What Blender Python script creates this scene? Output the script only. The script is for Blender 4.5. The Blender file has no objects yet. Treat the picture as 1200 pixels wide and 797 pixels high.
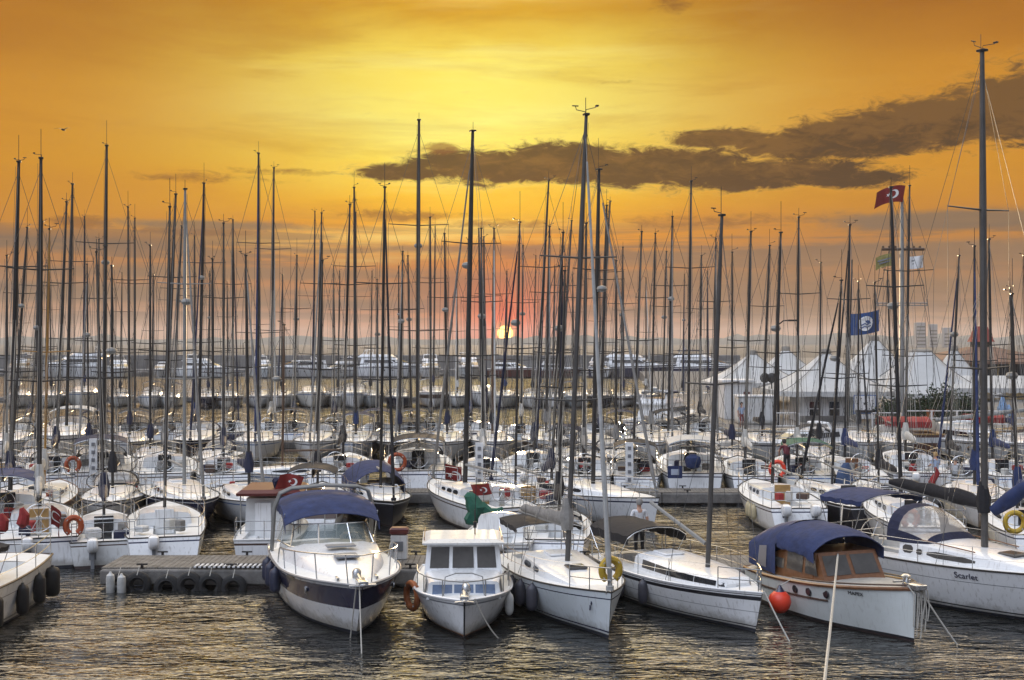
import bpy, math, random
from mathutils import Vector, Matrix

RND = random.Random(11)
F = 1440.0          # focal length in pixels of the 1200 px wide photograph
HOR = 399.0         # horizon row
CAMH = 7.2          # camera height over the water, metres
scene = bpy.context.scene
COL = scene.collection
D2R = math.radians


def X_at(px, Y):
    return (px - 600.0) / F * Y


def Y_water(py, z=0.0):
    return F * (CAMH - z) / (py - HOR)


def H_at(py, Y):
    return CAMH + (HOR - py) * Y / F


def lerp(a, b, t):
    return a + (b - a) * t


def clamp(v, a=0.0, b=1.0):
    return max(a, min(b, v))


# ------------------------------------------------------------------ materials
MATS = {}


def srgb(r, g, b):
    def f(c):
        c /= 255.0
        return c / 12.92 if c <= 0.04045 else ((c + 0.055) / 1.055) ** 2.4
    return (f(r), f(g), f(b))


def mat(name, col, rough=0.5, metal=0.0, var=0.12, scale=3.0, bump=0.0, bscale=40.0, streak=0.0, coat=0.0, spec=0.5, scum=0.0):
    if name in MATS:
        return MATS[name]
    m = bpy.data.materials.new(name)
    m.use_nodes = True
    nt = m.node_tree
    N, Lk = nt.nodes, nt.links
    p = N['Principled BSDF']
    p.inputs['Roughness'].default_value = rough
    p.inputs['Metallic'].default_value = metal
    p.inputs['Specular IOR Level'].default_value = spec
    if coat:
        p.inputs['Coat Weight'].default_value = coat
        p.inputs['Coat Roughness'].default_value = 0.1
    tc = N.new('ShaderNodeTexCoord')
    no = N.new('ShaderNodeTexNoise')
    no.inputs['Scale'].default_value = scale
    no.inputs['Detail'].default_value = 6
    no.inputs['Roughness'].default_value = 0.65
    Lk.new(tc.outputs['Object'], no.inputs['Vector'])
    cr = N.new('ShaderNodeValToRGB')
    cr.color_ramp.elements[0].position = 0.3
    cr.color_ramp.elements[1].position = 0.7
    d = 1.0 - var * 1.6
    cr.color_ramp.elements[0].color = (col[0] * d, col[1] * d, col[2] * d * 0.98, 1)
    cr.color_ramp.elements[1].color = (min(1, col[0] * (1 + var * .3)), min(1, col[1] * (1 + var * .3)), min(1, col[2] * (1 + var * .3)), 1)
    Lk.new(no.outputs['Fac'], cr.inputs['Fac'])
    out = cr.outputs['Color']
    if streak:
        mp = N.new('ShaderNodeMapping')
        mp.inputs['Scale'].default_value = (9, 9, 0.7)
        Lk.new(tc.outputs['Object'], mp.inputs['Vector'])
        n2 = N.new('ShaderNodeTexNoise')
        n2.inputs['Scale'].default_value = 1.6
        n2.inputs['Detail'].default_value = 5
        Lk.new(mp.outputs['Vector'], n2.inputs['Vector'])
        r2 = N.new('ShaderNodeMapRange')
        r2.inputs['From Min'].default_value = 0.56
        r2.inputs['From Max'].default_value = 0.78
        r2.inputs['To Max'].default_value = streak
        Lk.new(n2.outputs['Fac'], r2.inputs['Value'])
        mx = N.new('ShaderNodeMix')
        mx.data_type = 'RGBA'
        mx.inputs['B'].default_value = (0.16, 0.13, 0.10, 1)
        Lk.new(r2.outputs['Result'], mx.inputs['Factor'])
        Lk.new(out, mx.inputs['A'])
        out = mx.outputs['Result']
    if scum:
        # weed and oil stain just over the waterline (object z = 0)
        sp = N.new('ShaderNodeSeparateXYZ')
        Lk.new(tc.outputs['Object'], sp.inputs[0])
        n4 = N.new('ShaderNodeTexNoise')
        n4.inputs['Scale'].default_value = 2.3
        n4.inputs['Detail'].default_value = 7
        n4.inputs['Roughness'].default_value = 0.7
        Lk.new(tc.outputs['Object'], n4.inputs['Vector'])
        a1 = N.new('ShaderNodeMath')
        a1.operation = 'MULTIPLY_ADD'
        Lk.new(n4.outputs['Fac'], a1.inputs[0])
        a1.inputs[1].default_value = -0.7
        Lk.new(sp.outputs['Z'], a1.inputs[2])
        r4 = N.new('ShaderNodeMapRange')
        r4.interpolation_type = 'SMOOTHSTEP'
        r4.inputs['From Min'].default_value = 0.06
        r4.inputs['From Max'].default_value = -0.26
        r4.inputs['To Max'].default_value = scum
        Lk.new(a1.outputs[0], r4.inputs['Value'])
        m4 = N.new('ShaderNodeMix')
        m4.data_type = 'RGBA'
        m4.inputs['B'].default_value = (0.13, 0.115, 0.075, 1)
        Lk.new(r4.outputs['Result'], m4.inputs['Factor'])
        Lk.new(out, m4.inputs['A'])
        out = m4.outputs['Result']
    Lk.new(out, p.inputs['Base Color'])
    if bump:
        n3 = N.new('ShaderNodeTexNoise')
        n3.inputs['Scale'].default_value = bscale
        n3.inputs['Detail'].default_value = 4
        Lk.new(tc.outputs['Object'], n3.inputs['Vector'])
        b = N.new('ShaderNodeBump')
        b.inputs['Strength'].default_value = bump
        b.inputs['Distance'].default_value = 0.03
        Lk.new(n3.outputs['Fac'], b.inputs['Height'])
        Lk.new(b.outputs['Normal'], p.inputs['Normal'])
    MATS[name] = m
    return m


def clear(name, tint, mix, rough=0.1):
    m = bpy.data.materials.new(name)
    m.use_nodes = True
    nt = m.node_tree
    p = nt.nodes['Principled BSDF']
    p.inputs['Base Color'].default_value = (*tint, 1)
    p.inputs['Roughness'].default_value = rough
    t = nt.nodes.new('ShaderNodeBsdfTransparent')
    t.inputs['Color'].default_value = (0.86, 0.86, 0.84, 1)
    x = nt.nodes.new('ShaderNodeMixShader')
    x.inputs[0].default_value = mix
    nt.links.new(t.outputs[0], x.inputs[1])
    nt.links.new(p.outputs[0], x.inputs[2])
    nt.links.new(x.outputs[0], nt.nodes['Material Output'].inputs['Surface'])
    MATS[name] = m
    return m


WHITE = mat('white_gelcoat', (0.78, 0.79, 0.80), 0.25, var=0.05, scale=1.5, streak=0.5, coat=0.3, scum=0.6)
CREAM = mat('cream_gelcoat', (0.70, 0.69, 0.64), 0.32, var=0.06, scale=1.5, streak=0.5, scum=0.6)
OFFW = mat('weathered_white', (0.62, 0.63, 0.63), 0.4, var=0.09, scale=2, streak=0.6, scum=0.6)
PALEBLUE = mat('pale_hull', (0.62, 0.67, 0.70), 0.25, var=0.05, scale=1.5, streak=0.4, scum=0.5)
DECK = mat('deck_white', (0.76, 0.77, 0.77), 0.5, var=0.08, scale=4, bump=0.15, bscale=60)
NAVY = mat('navy_gelcoat', (0.022, 0.025, 0.065), 0.22, var=0.15, scale=2, coat=0.4)
BLACKH = mat('black_hull', (0.018, 0.018, 0.024), 0.28, var=0.15, scale=2)
BROWNST = mat('brown_stripe', (0.075, 0.045, 0.035), 0.4)
GREYST = mat('grey_stripe', (0.20, 0.21, 0.23), 0.4)
BLUEST = mat('blue_stripe', (0.03, 0.10, 0.28), 0.35)
REDST = mat('red_paint', (0.11, 0.022, 0.02), 0.4, var=0.15)
ANTI = mat('antifouling', (0.035, 0.02, 0.02), 0.7, var=0.3)
ANTIB = mat('antifouling_blue', (0.015, 0.018, 0.03), 0.7, var=0.3)
ALU = mat('aluminium', (0.042, 0.038, 0.035), 0.6, metal=0.0, var=0.25, scale=2, spec=.3)
ALUN = mat('grey_spar', (0.085, 0.08, 0.076), 0.5, metal=0.0, var=0.2, scale=2, spec=.35)
ALUD = mat('dark_anodised', (0.028, 0.026, 0.026), 0.45, metal=0.4, var=0.15, scale=2)
ALUW = mat('white_painted_spar', (0.25, 0.25, 0.24), 0.5, var=0.15, scale=2)
BLACKM = mat('black_spar', (0.02, 0.02, 0.022), 0.4, metal=0.2)
SPARW = mat('varnished_spar', (0.36, 0.19, 0.045), 0.35, var=0.2, scale=5)
SPARB = mat('brown_spar', (0.10, 0.055, 0.03), 0.45, var=0.2, scale=5)
STEEL = mat('stainless', (0.55, 0.56, 0.57), 0.25, metal=0.9, var=0.05)
WIRE = mat('rigging_wire', (0.10, 0.10, 0.10), 0.5, metal=0.5)
ROPE = mat('rope_pale', (0.52, 0.50, 0.45), 0.9, var=0.2, scale=30, bump=0.5, bscale=120)
CNAVY = mat('canvas_navy', (0.018, 0.022, 0.055), 0.9, var=0.22, scale=6, bump=0.5, bscale=9)
CBLUE = mat('canvas_blue', (0.022, 0.038, 0.115), 0.9, var=0.25, scale=4, bump=0.9, bscale=5)
CBLACK = mat('canvas_black', (0.016, 0.016, 0.02), 0.9, var=0.2, scale=6, bump=0.5, bscale=9)
CGREY = mat('canvas_grey', (0.24, 0.23, 0.215), 0.9, var=0.2, scale=6, bump=0.6, bscale=9)
CGREEN = mat('canvas_green', (0.018, 0.11, 0.07), 0.85, var=0.2, scale=6, bump=0.6, bscale=9)
CRED = mat('canvas_red', (0.30, 0.025, 0.025), 0.85, var=0.2, scale=6, bump=0.5, bscale=9)
CWHITE = mat('canvas_white', (0.52, 0.51, 0.48), 0.9, var=0.12, scale=6, bump=0.6, bscale=9)
GLASSD = mat('dark_glazing', (0.018, 0.02, 0.024), 0.08, var=0.1, spec=0.6)
GLASSB = mat('blue_curtain_glazing', (0.16, 0.22, 0.34), 0.15, var=0.2, scale=4)
GLASSG = mat('grey_glazing', (0.085, 0.08, 0.075), 0.1, var=0.2)
TEAK = mat('teak', (0.20, 0.085, 0.035), 0.35, var=0.25, scale=8, coat=0.3)
DOORY = mat('ply_door', (0.37, 0.22, 0.075), 0.5, var=0.2, scale=6)
DARK = mat('dark_recess', (0.02, 0.02, 0.022), 0.8)
RUBBER = mat('tyre_rubber', (0.016, 0.016, 0.017), 0.75, var=0.25, scale=12, bump=0.4, bscale=30)
FGREY = mat('fender_grey', (0.055, 0.055, 0.07), 0.5, var=0.2, scale=5)
FNAVY = mat('fender_navy', (0.025, 0.03, 0.06), 0.5, var=0.2, scale=5)
FBLACK = mat('fender_black', (0.014, 0.014, 0.015), 0.55, var=0.2, scale=5)
FWHITE = mat('fender_white', (0.55, 0.55, 0.53), 0.45, var=0.2, scale=5)
ORANGE = mat('lifebuoy_orange', (0.38, 0.07, 0.018), 0.6, var=0.15, scale=8)
YELLOW = mat('lifebuoy_yellow', (0.50, 0.33, 0.03), 0.6, var=0.2, scale=8)
BUOYRED = mat('buoy_red', (0.80, 0.06, 0.025), 0.4, var=0.08)
CONC = mat('pontoon_concrete', (0.20, 0.19, 0.178), 0.85, var=0.35, scale=2.2, bump=0.5, bscale=25, streak=0.3)
CONCD = mat('breakwater_concrete', (0.20, 0.195, 0.19), 0.9, var=0.25, scale=0.4, bump=0.5, bscale=3, streak=0.5)
PLANK = mat('pontoon_deck', (0.20, 0.185, 0.165), 0.8, var=0.35, scale=3, bump=0.4, bscale=15)
WALLW = mat('white_render', (0.66, 0.66, 0.66), 0.8, var=0.08, scale=1.2, streak=0.3)
WALLY = mat('ochre_render', (0.42, 0.30, 0.13), 0.85, var=0.15, scale=1.2, streak=0.3)
TENT = mat('tent_fabric', (0.50, 0.50, 0.49), 0.85, var=0.08, scale=0.7, bump=0.3, bscale=1.2, streak=0.2)
ROOFT = mat('roof_tile', (0.21, 0.12, 0.08), 0.85, var=0.25, scale=2, bump=0.8, bscale=8)
ROOFR = mat('cupola_red', (0.33, 0.07, 0.05), 0.7, var=0.15, scale=2)
LEAF = mat('leaf_green', (0.045, 0.075, 0.03), 0.7, var=0.4, scale=1.5)
BARK = mat('bark', (0.09, 0.065, 0.045), 0.9, var=0.3, scale=8)
SKIN = mat('skin', (0.46, 0.26, 0.18), 0.6, var=0.05)
HAIR = mat('hair', (0.025, 0.018, 0.014), 0.7)
GREYHAIR = mat('grey_hair', (0.25, 0.24, 0.23), 0.7)
SHIRTW = mat('shirt_white', (0.66, 0.67, 0.70), 0.85)
SHIRTM = mat('shirt_maroon', (0.12, 0.02, 0.03), 0.85)
SHIRTB = mat('shirt_paleblue', (0.36, 0.45, 0.62), 0.85)
TROUS = mat('dark_trousers', (0.02, 0.02, 0.024), 0.9)
SHORTM = mat('red_shorts', (0.2, 0.03, 0.03), 0.9)
FLAGR = mat('flag_red', (0.20, 0.014, 0.012), 0.8, var=0.15, scale=4)
FLAGW = mat('flag_white', (0.72, 0.72, 0.72), 0.8)
FLAGB = mat('flag_blue', (0.03, 0.075, 0.22), 0.8, var=0.12, scale=4)
FLAGY = mat('flag_olive', (0.34, 0.30, 0.10), 0.8, var=0.3, scale=4)
VINYL = clear('clear_vinyl', (0.52, 0.49, 0.45), 0.42, 0.25)
SCREEN = clear('windscreen_glass', (0.20, 0.25, 0.25), 0.55, 0.06)


# ------------------------------------------------------------------ mesh builder
class MB:
    def __init__(self):
        self.v, self.f, self.m = [], [], []

    def add(self, vs, fs, mi=0):
        o = len(self.v)
        self.v += [tuple(p) for p in vs]
        for f in fs:
            self.f.append(tuple(i + o for i in f))
            self.m.append(mi)

    def quad(self, a, b, c, d, mi=0):
        self.add([a, b, c, d], [(0, 1, 2, 3)], mi)

    def poly(self, pts, mi=0):
        self.add(pts, [tuple(range(len(pts)))], mi)

    def box(self, c, s, mi=0, rz=0.0, ch=0.0):
        """box with chamfered vertical and top edges"""
        cx, cy, cz = c
        hx, hy, hz = s[0] / 2, s[1] / 2, s[2] / 2
        ch = min(ch if ch else min(s) * 0.12, hx * .9, hy * .9, hz * .9)
        rings = []
        for z, i in ((-hz, ch), (-hz + ch, 0), (hz - ch, 0), (hz, ch)):
            r = []
            x, y = hx - i, hy - i
            k = ch * 0.6
            for (px, py) in ((x - k, -y), (x, -y + k), (x, y - k), (x - k, y), (-x + k, y), (-x, y - k), (-x, -y + k), (-x + k, -y)):
                if rz:
                    px, py = px * math.cos(rz) - py * math.sin(rz), px * math.sin(rz) + py * math.cos(rz)
                r.append((cx + px, cy + py, cz + z))
            rings.append(r)
        self.loft(rings, True, True, mi)

    def loft(self, rings, closed=False, caps=False, mi=0, mis=None):
        n = len(rings[0])
        o = len(self.v)
        for r in rings:
            self.v += [tuple(p) for p in r]
        m = n if closed else n - 1
        for i in range(len(rings) - 1):
            for j in range(m):
                a, b = o + i * n + j, o + i * n + (j + 1) % n
                self.f.append((a, b, b + n, a + n))
                self.m.append(mis[j] if mis else mi)
        if caps:
            self.f.append(tuple(o + j for j in range(n))[::-1])
            self.m.append(mi)
            k = o + (len(rings) - 1) * n
            self.f.append(tuple(k + j for j in range(n)))
            self.m.append(mi)

    def tube(self, pts, r, sides=6, mi=0, closed=False, flat=1.0):
        pts = [Vector(p) for p in pts]
        n = len(pts)
        if isinstance(r, (int, float)):
            r = [r] * n
        rings = []
        up0 = None
        for i, p in enumerate(pts):
            if closed:
                d = pts[(i + 1) % n] - pts[i - 1]
            else:
                d = pts[min(i + 1, n - 1)] - pts[max(i - 1, 0)]
            d = d.normalized() if d.length > 1e-9 else Vector((0, 0, 1))
            if up0 is None:
                up0 = Vector((0, 0, 1)) if abs(d.z) < 0.9 else Vector((0, 1, 0))
            a = up0 - d * up0.dot(d)
            if a.length < 1e-6:
                a = Vector((1, 0, 0)) - d * d.x
            a.normalize()
            b = d.cross(a)
            up0 = a
            rings.append([p + (a * math.cos(2 * math.pi * k / sides) + b * math.sin(2 * math.pi * k / sides) * flat) * r[i] for k in range(sides)])
        if closed:
            rings.append(rings[0])
            self.loft(rings, True, False, mi)
        else:
            self.loft(rings, True, True, mi)

    def lathe(self, prof, c=(0, 0, 0), axis='z', seg=16, mi=0):
        rings = []
        for (r, h) in prof:
            ring = []
            for k in range(seg):
                a = 2 * math.pi * k / seg
                x, y = r * math.cos(a), r * math.sin(a)
                if axis == 'z':
                    q = (x, y, h)
                elif axis == 'y':
                    q = (y, h, x)
                else:
                    q = (h, x, y)
                ring.append((c[0] + q[0], c[1] + q[1], c[2] + q[2]))
            rings.append(ring)
        self.loft(rings, True, True, mi)

    def torus(self, c, R0, r0, axis='y', seg=20, sides=8, mi=0, a0=0, a1=360, sq=1.0):
        pts = []
        full = abs(a1 - a0) >= 360
        n = seg if full else seg + 1
        for i in range(n):
            a = D2R(a0 + (a1 - a0) * i / seg)
            x, y = R0 * math.cos(a), R0 * math.sin(a) * sq
            pts.append({'y': (c[0] + x, c[1], c[2] + y), 'z': (c[0] + x, c[1] + y, c[2]), 'x': (c[0], c[1] + x, c[2] + y)}[axis])
        self.tube(pts, r0, sides, mi, closed=full)

    def build(self, name, mats, parent=None, smooth=True, ang=40, M=None):
        me = bpy.data.meshes.new(name)
        me.from_pydata(self.v, [], self.f)
        if not isinstance(mats, (list, tuple)):
            mats = [mats]
        for m in mats:
            me.materials.append(m)
        if len(mats) > 1:
            me.polygons.foreach_set('material_index', self.m)
        if smooth:
            me.polygons.foreach_set('use_smooth', [True] * len(me.polygons))
            try:
                me.set_sharp_from_angle(angle=D2R(ang))
            except Exception:
                pass
        me.update()
        o = bpy.data.objects.new(name, me)
        COL.objects.link(o)
        if parent is not None:
            o.parent = parent
        if M is not None:
            o.matrix_world = M
        return o


def empty(name, loc, rz=0.0):
    o = bpy.data.objects.new(name, None)
    COL.objects.link(o)
    o.location = loc
    o.rotation_euler = (0, 0, rz)
    o.empty_display_size = 0.3
    return o


def tag(o, label=None, cat=None, group=None, kind=None):
    if label:
        o['label'] = label
    if cat:
        o['category'] = cat
    if group:
        o['group'] = group
    if kind:
        o['kind'] = kind
    return o


def mw(o):
    return Matrix.Translation(o.location) @ Matrix.Rotation(o.rotation_euler.z, 4, 'Z') @ Matrix.Diagonal((*o.scale, 1))


ORD = ['first', 'second', 'third', 'fourth', 'fifth', 'sixth', 'seventh', 'eighth', 'ninth', 'tenth', 'eleventh', 'twelfth',
       'thirteenth', 'fourteenth', 'fifteenth', 'sixteenth', 'seventeenth', 'eighteenth', 'nineteenth', 'twentieth',
       'twenty-first', 'twenty-second', 'twenty-third', 'twenty-fourth', 'twenty-fifth', 'twenty-sixth', 'twenty-seventh', 'twenty-eighth']


# ------------------------------------------------------------------ hull
class Hull:
    """local frame: bow towards -Y, waterline at z = 0"""

    def __init__(s, L, B, fb, fs, tw=.72, p=2.2, tm=.42, rake=.5, trake=0.0, kw=.86, kwb=.25, sag=.05, e=.7):
        s.L, s.B, s.fb, s.fs, s.tw, s.p, s.tm, s.rake, s.trake = L, B, fb, fs, tw, p, tm, rake, trake
        s.kw, s.kwb, s.sag, s.e = kw, kwb, sag, e

    def hb(s, t):
        if t < s.tm:
            f = s.tw + (1 - s.tw) * (1 - ((s.tm - t) / s.tm) ** 2)
        else:
            f = 1 - ((t - s.tm) / (1 - s.tm)) ** s.p
        return max(0.012, s.B / 2 * f)

    def zs(s, t):
        return lerp(s.fs, s.fb, t ** 1.3) - s.sag * 4 * t * (1 - t)

    def yy(s, t, z):
        zz = s.zs(t)
        q = clamp(1 - z / zz, 0, 1.4)
        y = s.L / 2 - t * s.L + s.rake * q * t ** 5
        y -= s.trake * clamp(z / zz, -.3, 1) * (1 - t) ** 5
        return y

    def wf(s, t, z):
        k = lerp(s.kw, s.kwb, t ** 2.5)
        zz = s.zs(t)
        if z >= 0:
            return k + (1 - k) * clamp(z / zz) ** s.e
        return k * max(0.3, 1 + z / 0.9)

    def pt(s, t, side, z, off=0.0):
        return Vector((side * (s.hb(t) * s.wf(t, z) + off), s.yy(t, z), z))

    def edge(s, t, side, dz=0.0, inset=0.0):
        return Vector((side * max(0.0, s.hb(t) - inset), s.yy(t, s.zs(t)), s.zs(t) + dz))

    def build(s, parent, bands, mats, n=22):
        """bands: (top, material index): top > 0 and <= 1 with flag 'f' = fraction of sheer, 'a' = absolute height"""
        mb = MB()
        rows = [(-.32, 'a', 0), (0.0, 'a', 0)]
        prev = None
        for (kind, v, mi) in bands:
            rows.append((v, kind, mi))
        full = []
        for i, r in enumerate(rows):
            if i > 1:
                pk = full[-1]
                # an extra row inside wide bands keeps the flare smooth
                full.append(('mid', len(full) - 1, r, r[2]))
            full.append(('row', r, None, r[2]))
        ts = [0.5 - 0.5 * math.cos(math.pi * i / n) if False else (i / n) ** 0.92 for i in range(n + 1)]
        for i, t in enumerate(ts):
            if t > 1:
                ts[i] = 1

        def zval(r, t):
            return r[0] if r[1] == 'a' else r[0] * s.zs(t)
        cols = []
        for t in ts:
            zs_ = []
            for k in full:
                if k[0] == 'row':
                    zs_.append(zval(k[1], t))
                else:
                    zs_.append(None)
            for i in range(len(zs_)):
                if zs_[i] is None:
                    zs_[i] = (zs_[i - 1] + zs_[i + 1]) / 2
            cols.append(zs_)
        mis = [full[j + 1][3] for j in range(len(full) - 1)]
        for side in (-1, 1):
            rings = []
            for t, zs_ in zip(ts, cols):
                r = [s.pt(t, side, z) for z in zs_]
                rings.append(r)
            if side == 1:
                rings = [r for r in rings]
            o0 = len(mb.f)
            mb.loft(rings, False, False, 0, mis)
            if side == -1:
                for k in range(o0, len(mb.f)):
                    mb.f[k] = mb.f[k][::-1]
        # transom, bottom
        L_ = [s.pt(0, -1, z) for z in cols[0]]
        R_ = [s.pt(0, 1, z) for z in cols[0]]
        mb.loft([L_, R_], False, False, 0, mis)
        for i in range(n):
            a, b = ts[i], ts[i + 1]
            mb.quad(s.pt(a, -1, -.32), s.pt(b, -1, -.32), s.pt(b, 1, -.32), s.pt(a, 1, -.32), 0)
        return mb.build('hull', mats, parent, ang=50)

    def deck(s, parent, m, cock=None, n=22, camber=.05):
        """cock: (t0, t1, half width, floor z)"""
        mb = MB()
        ts = sorted(set([i / n for i in range(n + 1)] + ([cock[0], cock[1]] if cock else [])))

        def P(t, x):
            h = max(s.hb(t) - 0.012, 0.005)
            return (x, s.yy(t, s.zs(t)) + (0.01 if t > .98 else 0), s.zs(t) - 0.012 + camber * (1 - (x / max(h, .01)) ** 2) * min(1, h))
        for a, b in zip(ts, ts[1:]):
            ha, hb_ = max(s.hb(a) - .012, .005), max(s.hb(b) - .012, .005)
            inside = cock and a >= cock[0] - 1e-6 and b <= cock[1] + 1e-6
            if cock:
                ca, cb = min(cock[2], ha * .78), min(cock[2], hb_ * .78)
            else:
                ca, cb = ha * .5, hb_ * .5
            xs = lambda h, c: (-h, -c, -c * .5, 0, c * .5, c, h)
            A, Bx = xs(ha, ca), xs(hb_, cb)
            for k in range(6):
                if inside and 1 <= k <= 4:
                    continue
                mb.quad(P(a, A[k]), P(a, A[k + 1]), P(b, Bx[k + 1]), P(b, Bx[k]), 0)
            if inside:
                fz = cock[3]
                pa, pb = P(a, -ca), P(b, -cb)
                qa, qb = P(a, ca), P(b, cb)
                seat = fz + 0.42
                sw = .38
                for (u, v, sg) in ((pa, pb, 1), (qa, qb, -1)):
                    mb.quad(u, v, (v[0], v[1], seat), (u[0], u[1], seat), 0)
                    mb.quad((u[0], u[1], seat), (v[0], v[1], seat), (v[0] + sg * sw, v[1], seat), (u[0] + sg * sw, u[1], seat), 0)
                    mb.quad((u[0] + sg * sw, u[1], seat), (v[0] + sg * sw, v[1], seat), (v[0] + sg * sw, v[1], fz), (u[0] + sg * sw, u[1], fz), 0)
                mb.quad((pa[0] + sw, pa[1], fz), (pb[0] + sw, pb[1], fz), (qb[0] - sw, qb[1], fz), (qa[0] - sw, qa[1], fz), 0)
        if cock:
            for t in cock[:2]:
                c = min(cock[2], (s.hb(t) - .012) * .78)
                a, b = P(t, -c), P(t, c)
                mb.quad(a, b, (b[0], b[1], cock[3]), (a[0], a[1], cock[3]), 0)
        return mb.build('deck', m, parent, smooth=False)

    def rail(s, parent, m, name='toe_rail', r=.018, dz=.01, t0=0.0, t1=1.0, n=24):
        mb = MB()
        for side in (-1, 1):
            mb.tube([s.edge(lerp(t0, t1, i / n), side, dz, 0.004) for i in range(n + 1)], r, 5)
        if t0 == 0:
            mb.tube([s.edge(0, -1, dz), s.edge(0, 1, dz)], r, 5)
        return mb.build(name, m, parent)


def coachroof(h, parent, t0, t1, wmax, ha, hf, m, n=12, aft_in=.0, wfrac=.68, name='cabin', slope=1.6):
    """raised cabin lofted along the deck; returns (object, S) with S(t, side, f) a point on its side"""
    def geo(u):
        t = lerp(t0, t1, u)
        w = min(wmax, h.hb(t) * wfrac)
        hh = lerp(ha, hf, u ** slope)
        zb = h.zs(t) - 0.03
        return t, w, hh, zb

    def ring(u):
        t, w, hh, zb = geo(u)
        y = h.L / 2 - t * h.L
        hh2 = hh + .03
        return [Vector(p) for p in ((-w, y, zb), (-w * .93, y, zb + hh2 * .80), (-w * .84, y, zb + hh2 * .95), (-w * .5, y, zb + hh2 * 1.04), (0, y, zb + hh2 * 1.08),
                                    (w * .5, y, zb + hh2 * 1.04), (w * .84, y, zb + hh2 * .95), (w * .93, y, zb + hh2 * .80), (w, y, zb))]
    mb = MB()
    rings = [ring(i / n) for i in range(n + 1)]
    # rounded nose
    r = ring(1.0)
    nose = [Vector((p.x * .72, p.y - .16, lerp(r[0].z, p.z, .5))) for p in r]
    rings.append(nose)
    mb.loft(rings, False, False)
    mb.poly(rings[0])
    mb.poly(rings[-1][::-1])
    o = mb.build(name, m, parent, ang=35)

    def S(u, side, f, off=.006):
        t, w, hh, zb = geo(u)
        hh2 = hh + .03
        y = h.L / 2 - t * h.L
        return Vector((side * (lerp(w, w * .93, f / .8) + off), y, zb + hh2 * f))

    def top(u):
        t, w, hh, zb = geo(u)
        return Vector((0, h.L / 2 - t * h.L, zb + (hh + .03) * 1.08))
    return o, S, top, geo


def side_window(S, parent, m, u0, u1, f0=.3, f1=.72, side=1, n=5, name='window', cham=.12, taper=.55):
    mb = MB()
    lo, hi = [], []
    for i in range(n + 1):
        k = i / n
        u = lerp(u0, u1, k)
        e = 1 - max(0, (abs(k - .5) - .5 + cham) / cham) * taper
        mid = (f0 + f1) / 2
        lo.append(S(u, side, mid - (mid - f0) * e))
        hi.append(S(u, side, mid + (f1 - mid) * e))
    fs = [(i, i + 1, n + 1 + i + 1, n + 1 + i) for i in range(n)]
    mb.add(lo + hi, fs if side > 0 else [f[::-1] for f in fs])
    return mb.build(name, m, parent, smooth=False)


def box_part(name, parent, c, s, m, ch=0.0, rz=0):
    mb = MB()
    mb.box(c, s, 0, rz, ch)
    return mb.build(name, m, parent, smooth=False)


def tubes_part(name, parent, lines, r, m, sides=5):
    mb = MB()
    for l in lines:
        mb.tube(l, r, sides)
    return mb.build(name, m, parent)


def pulpit(h, parent, hgt=.6, t0=.84, name='pulpit', r=.014):
    lines = []
    for frac in (1.0, .5):
        l = []
        for i in range(9):
            t = lerp(t0, .995, i / 8)
            p = h.edge(t, -1, hgt * frac, .04)
            l.append(p)
        for i in range(9):
            t = lerp(.995, t0, i / 8)
            l.append(h.edge(t, 1, hgt * frac, .04))
        lines.append(l)
    for t in (t0, (t0 + 1) / 2, .985):
        for sd in (-1, 1):
            lines.append([h.edge(t, sd, -.01, .04), h.edge(t, sd, hgt, .04)])
    return tubes_part(name, parent, lines, r, STEEL)


def pushpit(h, parent, hgt=.6, t1=.12, r=.014):
    lines = []
    for frac in (1.0, .5):
        l = [h.edge(lerp(t1, 0.01, i / 3), -1, hgt * frac, .05) for i in range(4)] + [h.edge(lerp(0.01, t1, i / 3), 1, hgt * frac, .05) for i in range(4)]
        lines.append(l)
    for sd in (-1, 1):
        for t in (t1, .01):
            lines.append([h.edge(t, sd, -.01, .05), h.edge(t, sd, hgt, .05)])
    lines.append([Vector((0, h.yy(0, h.zs(0)), h.zs(0))), Vector((0, h.yy(0, h.zs(0)), h.zs(0) + hgt))])
    return tubes_part('pushpit', parent, lines, r, STEEL)


def guard_rails(h, parent, hgt=.6, ts=(.12, .3, .48, .66, .84), r=.011, wr=.006):
    for sd in (-1, 1):
        mb = MB()
        for t in ts[1:-1]:
            mb.tube([h.edge(t, sd, -.01, .04), h.edge(t, sd, hgt, .04)], r, 5)
        for fr in (1, .5):
            l = []
            for a, b in zip(ts, ts[1:]):
                l += [h.edge(lerp(a, b, k / 4), sd, hgt * fr, .04) for k in range(4)]
            l.append(h.edge(ts[-1], sd, hgt * fr, .04))
            mb.tube(l, wr, 4)
        mb.build('guard_rail', STEEL, parent)


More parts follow.
